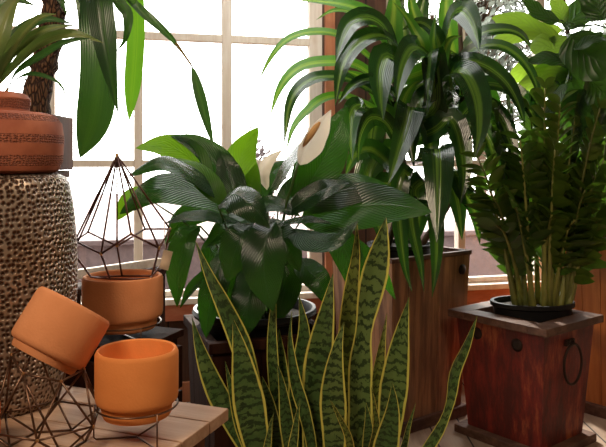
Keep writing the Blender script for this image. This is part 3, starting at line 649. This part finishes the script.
# ---- peace lily
LB = Vector((lilc.x, lilc.y, .70)); LD = 2.1
pll = thing('peace_lily', 'peace lily with glossy dark leaves and white blooms in a black pot', 'potted plant', (LB.x, LB.y, .66))
b = BM(); rl = .19; zp = .66
lathe(b, [(0, 0), (rl*.86, 0), (rl*.92, .05), (rl, .055), (rl+.006, .065), (rl+.002, .078), (rl-.008, .078), (rl-.016, .05), (rl-.018, .02), (0, .02)], 64)
o = link('pot', b, M['black'], pll, smooth='auto'); o.location = pll.location
b = BM(); lathe(b, [(0, .05), (rl*.5, .052), (rl-.016, .045)], 32); o = link('soil', b, M['soil'], pll); o.location = pll.location
def LS(i):
    R = random.Random(i); a = R.random()*6.28; return Vector((LB.x+.05*math.cos(a)+.015, LB.y+.05*math.sin(a), .70))
LY = [ # pts base->tip, width, mat, hint, fold, curl, twist
 ([(212, 186, 2.15), (190, 158, 2.2), (165, 146, 2.22), (136, 148, 2.2)], 34, 'lilybright', (0, -1, .2), .2, .1, 20),
 ([(222, 200, 2.02), (200, 178, 1.98), (165, 162, 1.94), (128, 176, 1.9)], 30, 'lily', (0, -.6, .9), .1, .25, 0),
 ([(232, 205, 2.1), (212, 195, 2.06), (180, 188, 2.02), (150, 192, 1.98), (120, 214, 1.96)], 46, 'lily', (0, -1, .5), .15, .2, 10),
 ([(150, 200, 2.12), (138, 196, 2.1), (126, 206, 2.08), (118, 220, 2.06)], 22, 'lilybright', (0, -1, 0), .1, 0, 0),
 ([(240, 205, 2.2), (222, 172, 2.22), (198, 148, 2.22), (170, 136, 2.2)], 34, 'lily', (.2, -1, .2), .5, 0, 20),
 ([(236, 195, 2.24), (222, 165, 2.26), (200, 145, 2.27), (172, 134, 2.26)], 16, 'lilybright', (.2, -1, .2), .4, 0, 20),
 ([(238, 206, 2.2), (240, 180, 2.22), (242, 155, 2.24), (258, 127, 2.24)], 36, 'lilybright', (0, -1, .1), .15, 0, 0),
 ([(226, 205, 2.0), (212, 188, 2.0), (196, 172, 2.02), (176, 158, 2.04)], 26, 'lilybright', (.1, -.8, .5), .2, .1, 0),
 ([(236, 208, 2.1), (232, 185, 2.12), (226, 165, 2.14), (218, 150, 2.15)], 30, 'lily', (0, -1, .1), .3, 0, 0),
 ([(244, 215, 2.12), (250, 190, 2.16), (257, 163, 2.16)], 24, 'lilybright', (0, -1, .1), .2, 0, 0),
 ([(218, 206, 1.86), (232, 194, 1.83), (250, 204, 1.80), (270, 228, 1.80)], 40, 'lily', (-.1, -.62, .8), .05, .25, 0),
 ([(240, 222, 1.98), (215, 217, 1.92), (190, 216, 1.88), (163, 224, 1.86)], 26, 'lily', (0, -.5, .9), .2, .2, 0),
 ([(200, 226, 1.98), (186, 238, 1.95), (178, 268, 1.94), (177, 307, 1.94)], 30, 'lily', (-.3, -1, .2), .2, .1, 0),
 ([(215, 262, 2.06), (205, 276, 2.04), (192, 288, 2.03), (180, 308, 2.02)], 15, 'lily', (-.1, -.8, .6), .2, 0, 0),
 ([(252, 224, 1.86), (242, 235, 1.83), (234, 255, 1.82), (227, 282, 1.82)], 38, 'lily', (-.1, -1, .3), .15, .15, 0),
 ([(276, 222, 1.84), (266, 240, 1.80), (264, 272, 1.78), (273, 311, 1.79)], 46, 'lily', (.15, -1, .25), .15, .15, 0),
 ([(290, 228, 1.95), (312, 240, 1.88), (335, 240, 1.85), (358, 221, 1.86)], 34, 'lily', (.1, -.6, .85), .1, .2, 20),
 ([(272, 226, 1.95), (292, 220, 1.9), (312, 219, 1.86), (332, 224, 1.84)], 20, 'lily', (0, -.5, 1), .1, .2, 0),
 ([(300, 222, 2.12), (345, 208, 2.1), (390, 205, 2.08), (432, 212, 2.06)], 50, 'lily', (0, -1, -.1), .15, .1, 0),
 ([(300, 210, 2.1), (345, 190, 2.1), (380, 190, 2.12), (400, 198, 2.12)], 34, 'lily', (0, -1, -.1), .15, .1, 0),
 ([(296, 205, 2.12), (314, 175, 2.1), (332, 140, 2.08), (347, 106, 2.08)], 48, 'lily', (.3, -.8, .1), .15, .1, 0),
 ([(268, 196, 2.1), (284, 172, 2.06), (300, 150, 2.02), (312, 132, 2.0)], 38, 'lily', (-.45, -.5, .8), .15, .1, 0),
 ([(285, 214, 2.0), (305, 200, 1.98), (328, 188, 1.97), (352, 182, 1.98)], 30, 'lily', (0, -1, .7), .2, .1, 0),
 ([(278, 210, 2.1), (300, 190, 2.14), (318, 182, 2.16), (335, 170, 2.2)], 34, 'lily', (.1, -1, .2), .2, .1, 0),
 ([(300, 258, 2.06), (308, 270, 2.02), (320, 284, 2.0), (328, 306, 2.0)], 30, 'lily', (.2, -1, .3), .2, .1, 0),
 ([(310, 235, 2.12), (335, 238, 2.1), (350, 262, 2.1), (356, 300, 2.12)], 34, 'lily', (.2, -1, .2), .2, .1, 0),
 ([(320, 230, 2.2), (350, 245, 2.18), (378, 270, 2.18), (396, 300, 2.2)], 22, 'lily', (.2, -1, .2), .2, .1, 0),
 ([(206, 240, 2.08), (216, 262, 2.05), (222, 290, 2.04), (218, 318, 2.04)], 34, 'lily', (0, -1, .3), .2, .1, 0),
 ([(225, 250, 2.0), (215, 285, 1.97), (208, 312, 1.97), (206, 338, 1.97)], 30, 'lily', (0, -1, .3), .2, .1, 0),
 ([(250, 262, 2.04), (252, 290, 2.0), (246, 315, 1.98), (240, 342, 1.98)], 40, 'lily', (0, -1, .3), .2, .1, 0),
 ([(282, 255, 2.1), (286, 280, 2.08), (282, 300, 2.06), (275, 325, 2.06)], 34, 'lily', (0, -1, .3), .2, .1, 0),
 ([(245, 235, 2.2), (238, 260, 2.24), (236, 285, 2.25), (240, 315, 2.25)], 46, 'lily', (0, -1, .1), .2, .1, 0),
 ([(268, 240, 2.24), (275, 262, 2.26), (272, 290, 2.27), (262, 320, 2.27)], 44, 'lily', (0, -1, .1), .2, .1, 0),
 ([(230, 215, 2.18), (205, 210, 2.2), (180, 222, 2.2), (165, 245, 2.2)], 30, 'lily', (0, -1, .3), .2, .1, 0),
 ([(255, 215, 2.02), (240, 222, 2.0), (222, 232, 1.98), (205, 248, 1.97)], 30, 'lily', (0, -1, .5), .2, .1, 0),
 ([(270, 205, 2.2), (262, 190, 2.22), (270, 175, 2.24), (288, 160, 2.26)], 26, 'lily', (0, -1, .2), .2, .1, 0),
 ([(240, 218, 2.1), (255, 205, 2.05), (278, 205, 2.0), (300, 216, 1.98)], 26, 'lily', (0, -.8, .8), .2, .2, 0),
 ([(258, 222, 1.96), (275, 232, 1.92), (290, 250, 1.9), (300, 272, 1.9)], 34, 'lily', (.2, -1, .4), .2, .1, 0),
]
for i, (pts, w, m, hi, fo, cu, tw) in enumerate(LY):
    p0 = P(*pts[0]); rt = LS(i); md_ = rt.lerp(p0, .55)+Vector((0, 0, .05))
    mk_leaf(pll, pts, w, 'oval', M[m], hint=(hi if m == 'lilybright' or hi[2] >= .75 else (hi[0], hi[1], hi[2]+.38)), fold=fo, curl=cu, twist=tw, wave=.015, n=22, seg=8, seed=i, petiole=[rt, md_])
def flower(stem, sp, w, hint, spad, prof='oval'):
    f = BM(); q = catmull([P(*p) for p in stem], 12); tube(f, q, [.004]*12, 6); fo = link('flower_stalk', f, M['stem'], pll)
    q = [P(*p) for p in sp]; f = BM(); leaf(f, q, w*q[0].y/F, 'oval', hint=hint, fold=.55, curl=0, n=20, seg=8, wave=.02); link('spathe', f, M['petal'], fo, smooth='leaf')
    if spad:
        q = catmull([P(*p) for p in spad], 8); f = BM(); tube(f, q, [.005, .009, .0105, .011, .0105, .009, .007, .003], 10); link('spadix', f, M['spadix'], fo)
flower([(270, 300, 2.1), (284, 215, 2.0), (292, 185, 1.96), (299, 160, 1.94)], [(300, 165, 1.94), (305, 150, 1.93), (313, 134, 1.92), (331, 110, 1.92)], 30, (.75, -.75, .25), [(302, 146, 1.915), (309, 136, 1.90), (320, 122, 1.895)])
flower([(262, 290, 2.15), (262, 240, 2.2), (266, 200, 2.22)], [(267, 190, 2.2), (262, 175, 2.22), (268, 162, 2.24), (282, 150, 2.24)], 15, (.3, -1, .2), None)

# ---- snake plant
SD = 1.8; sroot = Vector(((310-CX)*SD/F+.01, SD+.03, 0)); 
snp = thing('snake_plant', 'snake plant with upright banded leaves edged in yellow, front centre', 'potted plant', (sroot.x, sroot.y, 0))
b = BM(); rs = .185; zs_ = .34
lathe(b, [(0, 0), (rs*.75, 0), (rs*.8, .01), (rs*.97, zs_-.06), (rs*1.03, zs_-.05), (rs*1.05, zs_), (rs*.98, zs_), (rs*.95, zs_-.03), (0, zs_-.03)], 48); o = link('pot', b, M['terra_b'], snp, smooth='auto'); o.location = snp.location
b = BM(); lathe(b, [(0, zs_-.02), (rs*.5, zs_-.018), (rs*.95, zs_-.025)], 24); o = link('soil', b, M['soil'], snp); o.location = snp.location
SP = [ # tip -> base; width px
 ([(195, 240, 1.86), (209, 275, 1.85), (226, 310, 1.84), (243, 350, 1.84), (262, 420, 1.84)], 20, 's', .35, 30),
 ([(233, 318, 1.72), (240, 350, 1.72), (247, 390, 1.72), (258, 447, 1.72)], 30, 's', .25, 0),
 ([(192, 317, 1.80), (201, 350, 1.79), (215, 385, 1.79), (236, 425, 1.79), (262, 470, 1.79)], 22, 's', .4, 0),
 ([(225, 361, 1.76), (232, 390, 1.76), (243, 430, 1.76), (262, 480, 1.76)], 13, 's', .4, 0),
 ([(276, 268, 1.90), (273, 305, 1.89), (272, 350, 1.88), (278, 420, 1.88)], 11, 's', .4, 60),
 ([(299, 295, 1.86), (304, 330, 1.85), (301, 370, 1.85), (296, 430, 1.85)], 20, 's', .3, 20),
 ([(292, 311, 1.76), (289, 340, 1.75), (294, 380, 1.75), (305, 415, 1.74), (313, 455, 1.74)], 13, 's', .7, 70),
 ([(333, 273, 1.80), (327, 310, 1.79), (319, 360, 1.79), (313, 450, 1.79)], 28, 's', .3, 0),
 ([(344, 322, 1.74), (337, 350, 1.73), (333, 390, 1.73), (334, 460, 1.73)], 25, 's', .3, 0),
 ([(386, 217, 1.84), (378, 255, 1.83), (368, 300, 1.82), (360, 360, 1.81), (358, 450, 1.80)], 26, 's', .3, 20),
 ([(357, 221, 1.90), (356, 255, 1.89), (351, 295, 1.89), (345, 380, 1.89)], 19, 'o', .3, 0),
 ([(409, 297, 1.80), (401, 335, 1.80), (394, 380, 1.80), (382, 460, 1.80)], 27, 's', .3, 0),
 ([(387, 313, 1.84), (381, 345, 1.83), (377, 375, 1.83), (374, 430, 1.83)], 15, 'o', .7, 40),
 ([(392, 382, 1.70), (393, 400, 1.70), (390, 425, 1.70), (378, 470, 1.70)], 24, 's', .5, 0),
 ([(477, 316, 1.70), (466, 345, 1.69), (454, 372, 1.69), (449, 405, 1.69), (434, 438, 1.69), (390, 500, 1.72)], 13, 's', .3, 60),
 ([(416, 402, 1.72), (409, 425, 1.72), (398, 460, 1.73)], 7, 's', .4, 0),
 ([(329, 398, 1.68), (338, 415, 1.68), (349, 440, 1.68), (350, 480, 1.69)], 9, 'o', .8, 40),
 ([(371, 386, 1.72), (374, 405, 1.72), (374, 440, 1.72)], 9, 'o', .6, 0),
 ([(262, 376, 1.80), (268, 400, 1.80), (275, 450, 1.80)], 20, 's', .3, 0),
 ([(277, 362, 1.77), (283, 390, 1.76), (290, 447, 1.76)], 14, 's', .4, 0),
 ([(279, 328, 1.92), (281, 360, 1.92), (284, 430, 1.92)], 16, 's', .3, 0),
 ([(274, 412, 1.70), (270, 430, 1.70), (268, 470, 1.70)], 9, 's', .4, 0),
 ([(350, 330, 1.9), (352, 360, 1.9), (348, 430, 1.9)], 12, 's', .4, 0),
 ([(318, 330, 1.92), (322, 370, 1.92), (322, 440, 1.92)], 18, 's', .3, 0),
 ([(300, 400, 1.70), (296, 425, 1.70), (292, 470, 1.70)], 10, 's', .4, 0),
 ([(366, 402, 1.76), (368, 425, 1.76), (366, 470, 1.76)], 14, 's', .4, 0),
 ([(248, 395, 1.86), (254, 420, 1.86), (270, 470, 1.86)], 14, 's', .4, 0),
]
for i, (pts, w, m, fo, tw) in enumerate(SP):
    w *= 1.13; q = [P(*p) for p in pts][::-1]; e = q[0]; rx = sroot.x+(e.x-sroot.x)*.55; ry = sroot.y+(e.y-sroot.y)*.9
    off = Vector((rx-sroot.x, ry-sroot.y, 0)); off = off*min(1, .15/max(off.length, 1e-4)); base_ = Vector((sroot.x+off.x, sroot.y+off.y, zs_-.03))
    mk_leaf(snp, [base_]+q, w, 'spear' if i in (9, 14) else 'sword', M['swordolive' if m == 'o' else 'sword'], hint=(.12*math.sin(i*2.3), -1, .05), fold=fo, twist=tw, n=26, seg=6, wave=.02, seed=i)

# ---- dracaena in the bare wooden planter
dr = thing('striped_dracaena', 'tall dracaena with arching striped strap leaves in the bare wooden planter', 'potted plant', (midc.x, midc.y, .74))
b = BM(); rd = .15
lathe(b, [(0, 0), (rd*.9, 0), (rd*.95, .05), (rd+.008, .055), (rd+.008, .07), (rd-.008, .07), (rd-.014, .03), (0, .03)], 48)
o = link('nursery_pot', b, M['black'], dr, smooth='auto'); o.location = dr.location
b = BM(); lathe(b, [(0, .055), (rd*.5, .057), (rd-.012, .05)], 24); o = link('soil', b, M['soil'], dr); o.location = dr.location
DZ = .78; dd = midc.y
canes = [[Vector((midc.x-.07, dd-.04, DZ)), P(404, 180, dd-.08), P(396, 110, dd-.1), P(392, 20, dd-.12)],
         [Vector((midc.x+.01, dd+.04, DZ)), P(432, 180, dd-.02), P(432, 110, dd-.04), P(432, 15, dd-.06)],
         [Vector((midc.x+.08, dd-.02, DZ)), P(455, 190, dd-.06), P(462, 120, dd-.10), P(460, 20, dd-.12)]]
canep = []
for c_ in canes:
    q = catmull(c_, 20); canep += q; b = BM(); tube(b, q, [.016-.006*i/19 for i in range(20)], 10); link('cane', b, M['cane'], dr)
def dleaf(pts, w, m='strap', hint=(0, -1, .4), fold=.3, tw=0, pf='strap'):
    q = [P(*p) for p in pts]; g = min(canep, key=lambda c: (c-q[0]+Vector((0, 0, .04))).length)
    w *= 1.22
    mk_leaf(dr, ([g] if (g-q[0]).length > .02 else [])+q, w, pf, M[m], hint=hint, fold=fold, twist=tw, n=26, seg=6)
def dz(pts, a, bq): # distances run from a at the base to bq at the tip
    n = len(pts); return [(x, y, a+(bq-a)*i/(n-1)) for i, (x, y) in enumerate(pts)]
D = [
 ([(375, 62), (345, 38), (318, 32), (290, 38), (272, 56), (258, 82)], 3.15, 3.0, 9, 'strapbright', 0),
 ([(385, 88), (358, 66), (328, 62), (300, 67), (281, 86), (270, 116)], 3.15, 2.9, 12, 'strapbright', 0),
 ([(385, 100), (350, 80), (325, 77), (305, 83), (290, 103), (284, 145)], 3.1, 2.85, 13, 'strap', 0),
 ([(385, 115), (350, 98), (325, 98), (306, 112), (293, 128), (286, 151)], 3.1, 2.8, 10, 'strapbright', 0),
 ([(392, 45), (380, 22), (355, 8), (325, 2), (296, 0)], 3.15, 3.0, 14, 'strapbright', 0),
 ([(388, 50), (372, 26), (350, 12), (332, 11), (316, 20)], 3.15, 3.05, 7, 'strapbright', 0),
 ([(392, 60), (385, 30), (368, 18), (350, 24), (341, 42), (336, 62)], 3.05, 2.8, 22, 'strap', 20),
 ([(402, 70), (392, 42), (374, 36), (355, 46), (342, 68), (335, 106)], 3.05, 2.75, 20, 'strap', 0),
 ([(396, 62), (386, 56), (380, 72), (380, 95), (383, 121)], 2.95, 2.75, 26, 'strap', 0),
 ([(432, 78), (426, 54), (412, 48), (403, 62), (398, 84), (397, 102)], 3.05, 2.75, 25, 'strap', 0),
 ([(434, 110), (434, 62), (430, 50), (428, 75), (427, 118)], 3.05, 2.85, 22, 'strap', 0),
 ([(395, 70), (392, 35), (394, 5), (392, -20)], 3.1, 3.05, 19, 'strapbright', 0),
 ([(422, 52), (414, 30), (404, 14), (393, 2)], 3.0, 2.95, 14, 'strapbright', 0),
 ([(434, 66), (434, 40), (436, 12)], 3.0, 2.95, 17, 'strapbright', 0),
 ([(447, 48), (452, 18), (463, 10), (474, 26), (480, 53)], 3.1, 2.85, 24, 'strap', 0),
 ([(455, 92), (452, 74), (464, 73), (476, 96), (479, 128), (474, 159)], 3.0, 2.75, 28, 'strap', 0),
 ([(450, 80), (462, 62), (484, 66), (505, 82), (518, 104), (525, 126)], 3.1, 2.9, 20, 'strap', 0),
 ([(452, 74), (472, 50), (500, 46), (522, 60), (536, 84), (541, 112)], 3.15, 2.95, 12, 'strap', 0),
 ([(458, 70), (476, 38), (500, 30), (520, 34), (534, 52)], 3.2, 3.1, 14, 'strap', 0),
 ([(404, 130), (410, 106), (406, 125), (398, 152), (388, 185)], 3.0, 2.75, 24, 'strap', 0),
 ([(372, 118), (362, 106), (352, 112), (350, 135), (352, 162)], 3.05, 2.8, 19, 'strap', 0),
 ([(396, 140), (385, 122), (370, 118), (360, 136), (358, 162)], 3.0, 2.8, 18, 'strap', 0),
 ([(430, 160), (436, 148), (438, 170), (438, 205), (437, 243)], 2.95, 2.72, 28, 'strap', 0),
 ([(430, 60), (420, 30), (412, 8), (410, -15)], 3.2, 3.2, 16, 'strapbright', 0),
 ([(455, 60), (448, 30), (446, 5), (450, -20)], 3.2, 3.2, 17, 'strapbright', 0),
 ([(428, 55), (420, 25), (424, 0), (430, -15)], 3.25, 3.25, 16, 'strap', 0),
 ([(400, 60), (404, 30), (398, 10), (404, -14)], 3.2, 3.2, 16, 'strap', 0),
 ([(445, 70), (436, 36), (420, 22), (402, 30)], 3.1, 3.0, 16, 'strap', 0),
 ([(395, 96), (372, 80), (352, 86), (338, 104)], 3.1, 2.95, 12, 'strap', 0),
 ([(390, 120), (376, 92), (362, 78), (346, 70)], 3.15, 3.05, 14, 'strapbright', 0),
 ([(395, 170), (372, 150), (355, 155), (345, 176)], 3.1, 2.95, 20, 'strap', 0),
 ([(410, 180), (404, 172), (398, 200), (404, 262), (412, 292)], 3.0, 2.86, 16, 'strap', 0),
 ([(430, 210), (436, 225), (436, 262), (432, 298)], 2.95, 2.88, 14, 'strap', 0),
 ([(410, 200), (412, 225), (420, 262), (424, 292)], 2.95, 2.86, 12, 'strap', 0),
 ([(460, 120), (478, 104), (500, 118), (512, 150), (514, 176)], 3.1, 2.95, 20, 'strap', 0),
 ([(458, 140), (472, 124), (488, 140), (498, 172), (500, 205)], 3.05, 2.95, 20, 'strap', 0),
 ([(450, 100), (434, 92), (418, 108), (412, 140), (414, 168)], 3.1, 3.0, 20, 'strap', 0),
 ([(435, 130), (450, 118), (460, 140), (464, 175), (460, 205)], 3.05, 2.95, 20, 'strap', 0),
 ([(400, 120), (420, 110), (430, 140), (426, 175)], 3.15, 3.05, 20, 'strap', 0),
 ([(455, 170), (462, 190), (474, 210), (480, 245)], 3.05, 3.0, 16, 'strap', 0),
 ([(440, 190), (450, 180), (458, 205), (462, 240)], 3.1, 3.0, 18, 'strap', 0),
 ([(425, 180), (414, 190), (418, 215), (416, 245)], 3.15, 3.05, 22, 'strap', 0),
 ([(400, 190), (385, 185), (378, 210), (382, 245)], 3.1, 3.0, 22, 'strap', 0),
 ([(395, 150), (375, 160), (365, 190), (368, 225)], 3.15, 3.1, 24, 'strap', 0),
 ([(400, 100), (380, 110), (372, 140), (376, 175)], 3.2, 3.15, 24, 'strap', 0),
 ([(465, 80), (484, 90), (494, 118), (496, 150)], 3.2, 3.15, 18, 'strap', 0),
 ([(466, 90), (490, 84), (520, 96), (540, 130), (546, 160)], 3.12, 3.0, 16, 'strap', 0),
 ([(440, 90), (442, 60), (450, 40), (462, 36)], 3.1, 3.0, 14, 'strapbright', 0),
 ([(398, 130), (404, 100), (414, 84), (424, 80)], 3.1, 3.0, 14, 'strapbright', 0),
 ([(436, 120), (446, 96), (452, 92), (456, 112)], 3.1, 3.0, 14, 'strapbright', 0),
]
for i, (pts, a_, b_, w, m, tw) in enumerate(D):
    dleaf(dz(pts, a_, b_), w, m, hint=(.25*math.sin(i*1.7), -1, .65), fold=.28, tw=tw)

# ---- zz plant in the red planter
zz = thing('zz_plant', 'dense dark green plant with feathery stems in the red planter', 'potted plant', (redc.x, redc.y, .54))
zc = Vector((redc.x+.035, redc.y, .52)); b = BM(); ra = .172
def oval(bm, prof, sx=1.0, sy=.72, seg=48):
    lathe(bm, prof, seg)
    for v_ in bm.verts: v_.co.x *= sx; v_.co.y *= sy
oval(b, [(0, 0), (ra*.94, 0), (ra*.97, .045), (ra+.008, .05), (ra+.008, .068), (ra-.008, .068), (ra-.014, .03), (0, .03)])
o = link('nursery_pot', b, M['black'], zz, smooth='auto'); o.location = zc+Vector((0, 0, .001))
b = BM(); oval(b, [(0, .05), (ra*.5, .053), (ra-.012, .045)]); o = link('soil', b, M['soil'], zz); o.location = zc
ZB = [(508, 478, 158, -.1), (514, 490, 192, -.2), (512, 498, 112, 0), (518, 506, 92, .1), (524, 520, 140, -.15), (530, 530, 100, 0), (536, 545, 88, -.1), (542, 560, 104, -.2), (548, 575, 118, .0), (553, 600, 108, -.1),
      (558, 604, 160, -.15), (562, 606, 204, -.1), (546, 590, 86, .05), (526, 512, 200, -.2), (540, 555, 150, -.22), (556, 585, 190, -.2), (520, 488, 130, .05), (550, 568, 90, .15), (560, 615, 130, .1), (544, 575, 220, -.18), (516, 496, 225, -.18), (534, 552, 215, -.2), (538, 535, 125, .15), (545, 552, 165, .12), (552, 590, 150, .1), (520, 478, 110, .1), (556, 600, 240, -.1), (512, 470, 185, -.05)]
for i, (bx, tx_, ty_, ddp) in enumerate(ZB):
    bx += 8
    R = random.Random(i*5+1); bd = redc.y+R.uniform(-.06, .05); p0 = P(bx, 302, bd); p0.z = .56; p3 = P(tx_, ty_, bd+ddp)
    p1 = p0.lerp(p3, .33)+Vector((0, 0, .06)); p2 = p0.lerp(p3, .7)+Vector((0, 0, .07))
    q = catmull([p0, p1, p2, p3], 24); b = BM(); tube(b, q, [.0155*(1-.78*(k/23)**.6) for k in range(24)], 8); so = link('stem', b, M['zstem'], zz)
    b = BM(); T = frames(q); L = sum((q[k+1]-q[k]).length for k in range(23)); nl = max(6, int(L*.72/.036))
    side = Vector((R.uniform(-1, 1), R.uniform(-.9, .3), .1)).normalized()
    for k in range(nl):
        t = .36+.64*k/(nl-1); idx = min(23, int(t*23)); c_ = q[idx]; tt_ = T[idx]; sd = (side-tt_*side.dot(tt_)).normalized()
        for sg in (-1, 1):
            dv = (sd*sg*.85+tt_*.62+Vector((R.uniform(-.2, .2), R.uniform(-.2, .2), R.uniform(-.15, .15)))).normalized()
            ln = .135*(1-.35*abs(t-.6)/.4)*R.uniform(.85, 1.15)
            leaf(b, [c_, c_+dv*ln*.5+Vector((0, 0, .004)), c_+dv*ln-Vector((0, 0, .006))], ln*.46, 'oval', hint=tuple(tt_.cross(dv)*sg+Vector((0, -.4, .5))), n=7, seg=2, fold=.2)
    lo = link('leaflets', b, M['zz'], so, smooth='leaf')

# ---- fiddle leaf fig in the far planter
fg = thing('fiddle_leaf_fig', 'fiddle leaf fig with broad leathery leaves at upper right', 'potted plant', (farc.x, farc.y, .79))
b = BM(); lathe(b, [(0, 0), (.15, 0), (.16, .06), (.168, .065), (.168, .085), (.152, .085), (.148, .03), (0, .03)], 48); o = link('nursery_pot', b, M['black'], fg, smooth='auto'); o.location = (farc.x, farc.y, .80)
b = BM(); lathe(b, [(0, .07), (.08, .072), (.148, .062)], 24); o = link('soil', b, M['soil'], fg); o.location = (farc.x, farc.y, .80)
fy = farc.y
tr = catmull([Vector((farc.x-.03, fy, .86)), P(598, 150, fy-.05), P(575, 70, fy-.15), P(566, 20, fy-.2), P(560, -40, fy-.2)], 24); b = BM(); tube(b, tr, [.014-.005*i/23 for i in range(24)], 10); link('trunk', b, M['cane'], fg)
tr2 = catmull([tr[8], P(610, 60, fy-.15), P(605, -10, fy-.2)], 12); b = BM(); tube(b, tr2, [.010-.003*i/11 for i in range(12)], 8); link('branch', b, M['cane'], fg)
FL = [([(566, 36), (556, 50), (545, 46), (530, 50)], 30, 3.0, 'figbright', (0, -1, .2)),
 ([(570, 50), (545, 36), (520, 22), (492, 18)], 26, 3.2, 'figbright', (0, -1, .4)),
 ([(560, 20), (545, 16), (532, 6), (522, -8)], 22, 3.0, 'fig', (.2, -1, .6)),
 ([(562, 24), (560, 10), (552, -4)], 18, 3.1, 'figbright', (0, -1, 0)),
 ([(575, 24), (560, 22), (545, 20), (532, 16)], 10, 2.95, 'fig', (0, -.3, 1)),
 ([(570, 30), (580, 26), (600, 26), (625, 34)], 12, 2.9, 'fig', (0, -.4, 1)),
 ([(570, 34), (580, 48), (594, 58), (616, 66)], 56, 2.85, 'fig', (0, -1, .2)),
 ([(604, 20), (600, 10), (598, -4), (600, -22)], 36, 2.95, 'fig', (-.2, -1, .1)),
 ([(575, 66), (560, 60), (545, 58), (528, 62)], 20, 2.95, 'fig', (0, -.8, .6)),
 ([(572, 80), (560, 74), (550, 80), (544, 96)], 22, 3.1, 'figbright', (0, -1, .1)),
 ([(570, 84), (545, 70), (525, 70), (508, 84)], 24, 3.25, 'figbright', (0, -1, .1)),
 ([(566, 84), (560, 92), (553, 104), (548, 120)], 17, 2.85, 'fig', (-.6, -.5, .8)),
 ([(590, 80), (600, 90), (612, 110), (616, 135)], 44, 3.0, 'fig', (0, -1, .2)),
 ([(585, 90), (578, 105), (580, 125), (588, 145)], 40, 3.05, 'fig', (0, -1, .2)),
 ([(600, 60), (612, 50), (622, 40)], 40, 3.1, 'fig', (0, -1, .2)),
 ([(566, 50), (548, 70), (530, 84), (512, 96)], 22, 3.2, 'figbright', (0, -1, .2)),
 ([(580, 60), (572, 76), (566, 94), (566, 116)], 34, 3.1, 'fig', (0, -1, .2)),
 ([(566, 30), (580, 12), (596, 6), (616, 6)], 30, 3.1, 'fig', (0, -1, .6)),
 ([(562, 30), (540, 30), (515, 34), (490, 44)], 22, 3.3, 'figbright', (0, -1, .4)),
 ([(575, 50), (590, 40), (600, 38), (615, 44)], 22, 2.8, 'fig', (0, -.5, 1)),
]
trp = tr+tr2
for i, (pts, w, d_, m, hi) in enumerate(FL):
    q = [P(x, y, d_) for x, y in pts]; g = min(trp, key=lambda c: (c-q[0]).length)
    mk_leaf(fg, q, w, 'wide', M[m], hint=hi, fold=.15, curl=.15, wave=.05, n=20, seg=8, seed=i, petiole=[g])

# bench for the board
for i, j in ((0, 0), (1, 0)):
    pass
b = BM(); ctr = (q0+q1)/2 if False else (P(60, 283, 2.45)+P(160, 268, 3.0))/2
L_ = v.length
lo_ = bpy.data.objects['leaning_board']; zlow = min((lo_.matrix_world @ x.co).z for x in lo_.data.vertices)
box(b, (ctr.x, ctr.y, zlow-.014), (L_+.06, .10, .025), rb, .003); link('top', b, M['crate'], bt)
for sgn in (-1, 1):
    lb_ = BM(); e = Vector((ctr.x, ctr.y, 0))+v.normalized()*sgn*(L_/2-.04); box(lb_, (e.x, e.y, (zlow-.027)/2), (.04, .08, zlow-.027), rb); link('leg', lb_, M['crate'], bt)

# ------------------------------------------------------------------ light, camera
w = bpy.data.worlds.new('World'); sc.world = w; w.use_nodes = True; bg = w.node_tree.nodes['Background']; bg.inputs[0].default_value = (1, .985, .96, 1); bg.inputs[1].default_value = 8.5
def area(name, loc, target, size, power, col, size_y=None):
    l = bpy.data.lights.new(name, 'AREA'); l.energy = power; l.color = col; l.size = size
    if size_y: l.shape = 'RECTANGLE'; l.size_y = size_y
    o = bpy.data.objects.new(name, l); C.objects.link(o); o.location = loc; o.rotation_euler = (Vector(target)-Vector(loc)).to_track_quat('-Z', 'Y').to_euler(); return o
area('added_warm_fill', (-.9, -.2, 2.6), (-.35, 1.5, .8), .5, 36, (1, .80, .58))  # unseen warm fill, added to light the pots and table
area('added_warm_fill', (1.0, .6, 2.6), (.9, 2.9, .6), .5, 15, (1, .78, .55))  # second added fill, for the plants and planters at the right
for (a_, c_) in ((W1a, W1b), (W2a, W2b)):
    l = bpy.data.lights.new('window_portal', 'AREA'); l.shape = 'RECTANGLE'; l.size = c_-a_; l.size_y = ZT-ZS; l.cycles.is_portal = True
    o = bpy.data.objects.new('window_portal', l); C.objects.link(o); o.location = wp((a_+c_)/2, .12, (ZS+ZT)/2); o.rotation_euler = (-WN).to_track_quat('-Z', 'Z').to_euler()
l = bpy.data.lights.new('window_portal', 'AREA'); l.shape = 'RECTANGLE'; l.size = SK[1]-SK[0]; l.size_y = SK[3]-SK[2]; l.cycles.is_portal = True
o = bpy.data.objects.new('window_portal', l); C.objects.link(o); o.location = ((SK[0]+SK[1])/2, (SK[2]+SK[3])/2, CEIL+.02)  # portal in the added skylight opening
sun = bpy.data.lights.new('sun', 'SUN'); sun.energy = 10; sun.angle = math.radians(3); sun.color = (1, .95, .86)
so = bpy.data.objects.new('sun', sun); C.objects.link(so); so.rotation_euler = Vector((.22, -.82, -.60)).to_track_quat('-Z', 'Y').to_euler(); so.location = (-2, 6, 5)

cam = bpy.data.cameras.new('Camera'); co = bpy.data.objects.new('Camera', cam); C.objects.link(co); sc.camera = co
co.location = (0, 0, CH); co.rotation_euler = (PI/2, 0, 0); cam.sensor_width = 36; cam.sensor_fit = 'HORIZONTAL'; cam.lens = F*36/606; cam.shift_y = -(223.5-HY)/606
cam.clip_start = .02
sc.view_settings.view_transform = 'Standard'; sc.view_settings.look = 'None'; sc.view_settings.exposure = 0; sc.view_settings.gamma = 1; sc.view_settings.use_curve_mapping = False
sc.cycles.max_bounces = 8; sc.cycles.transparent_max_bounces = 12; sc.cycles.sample_clamp_indirect = 4; sc.cycles.caustics_reflective = False; sc.cycles.caustics_refractive = False
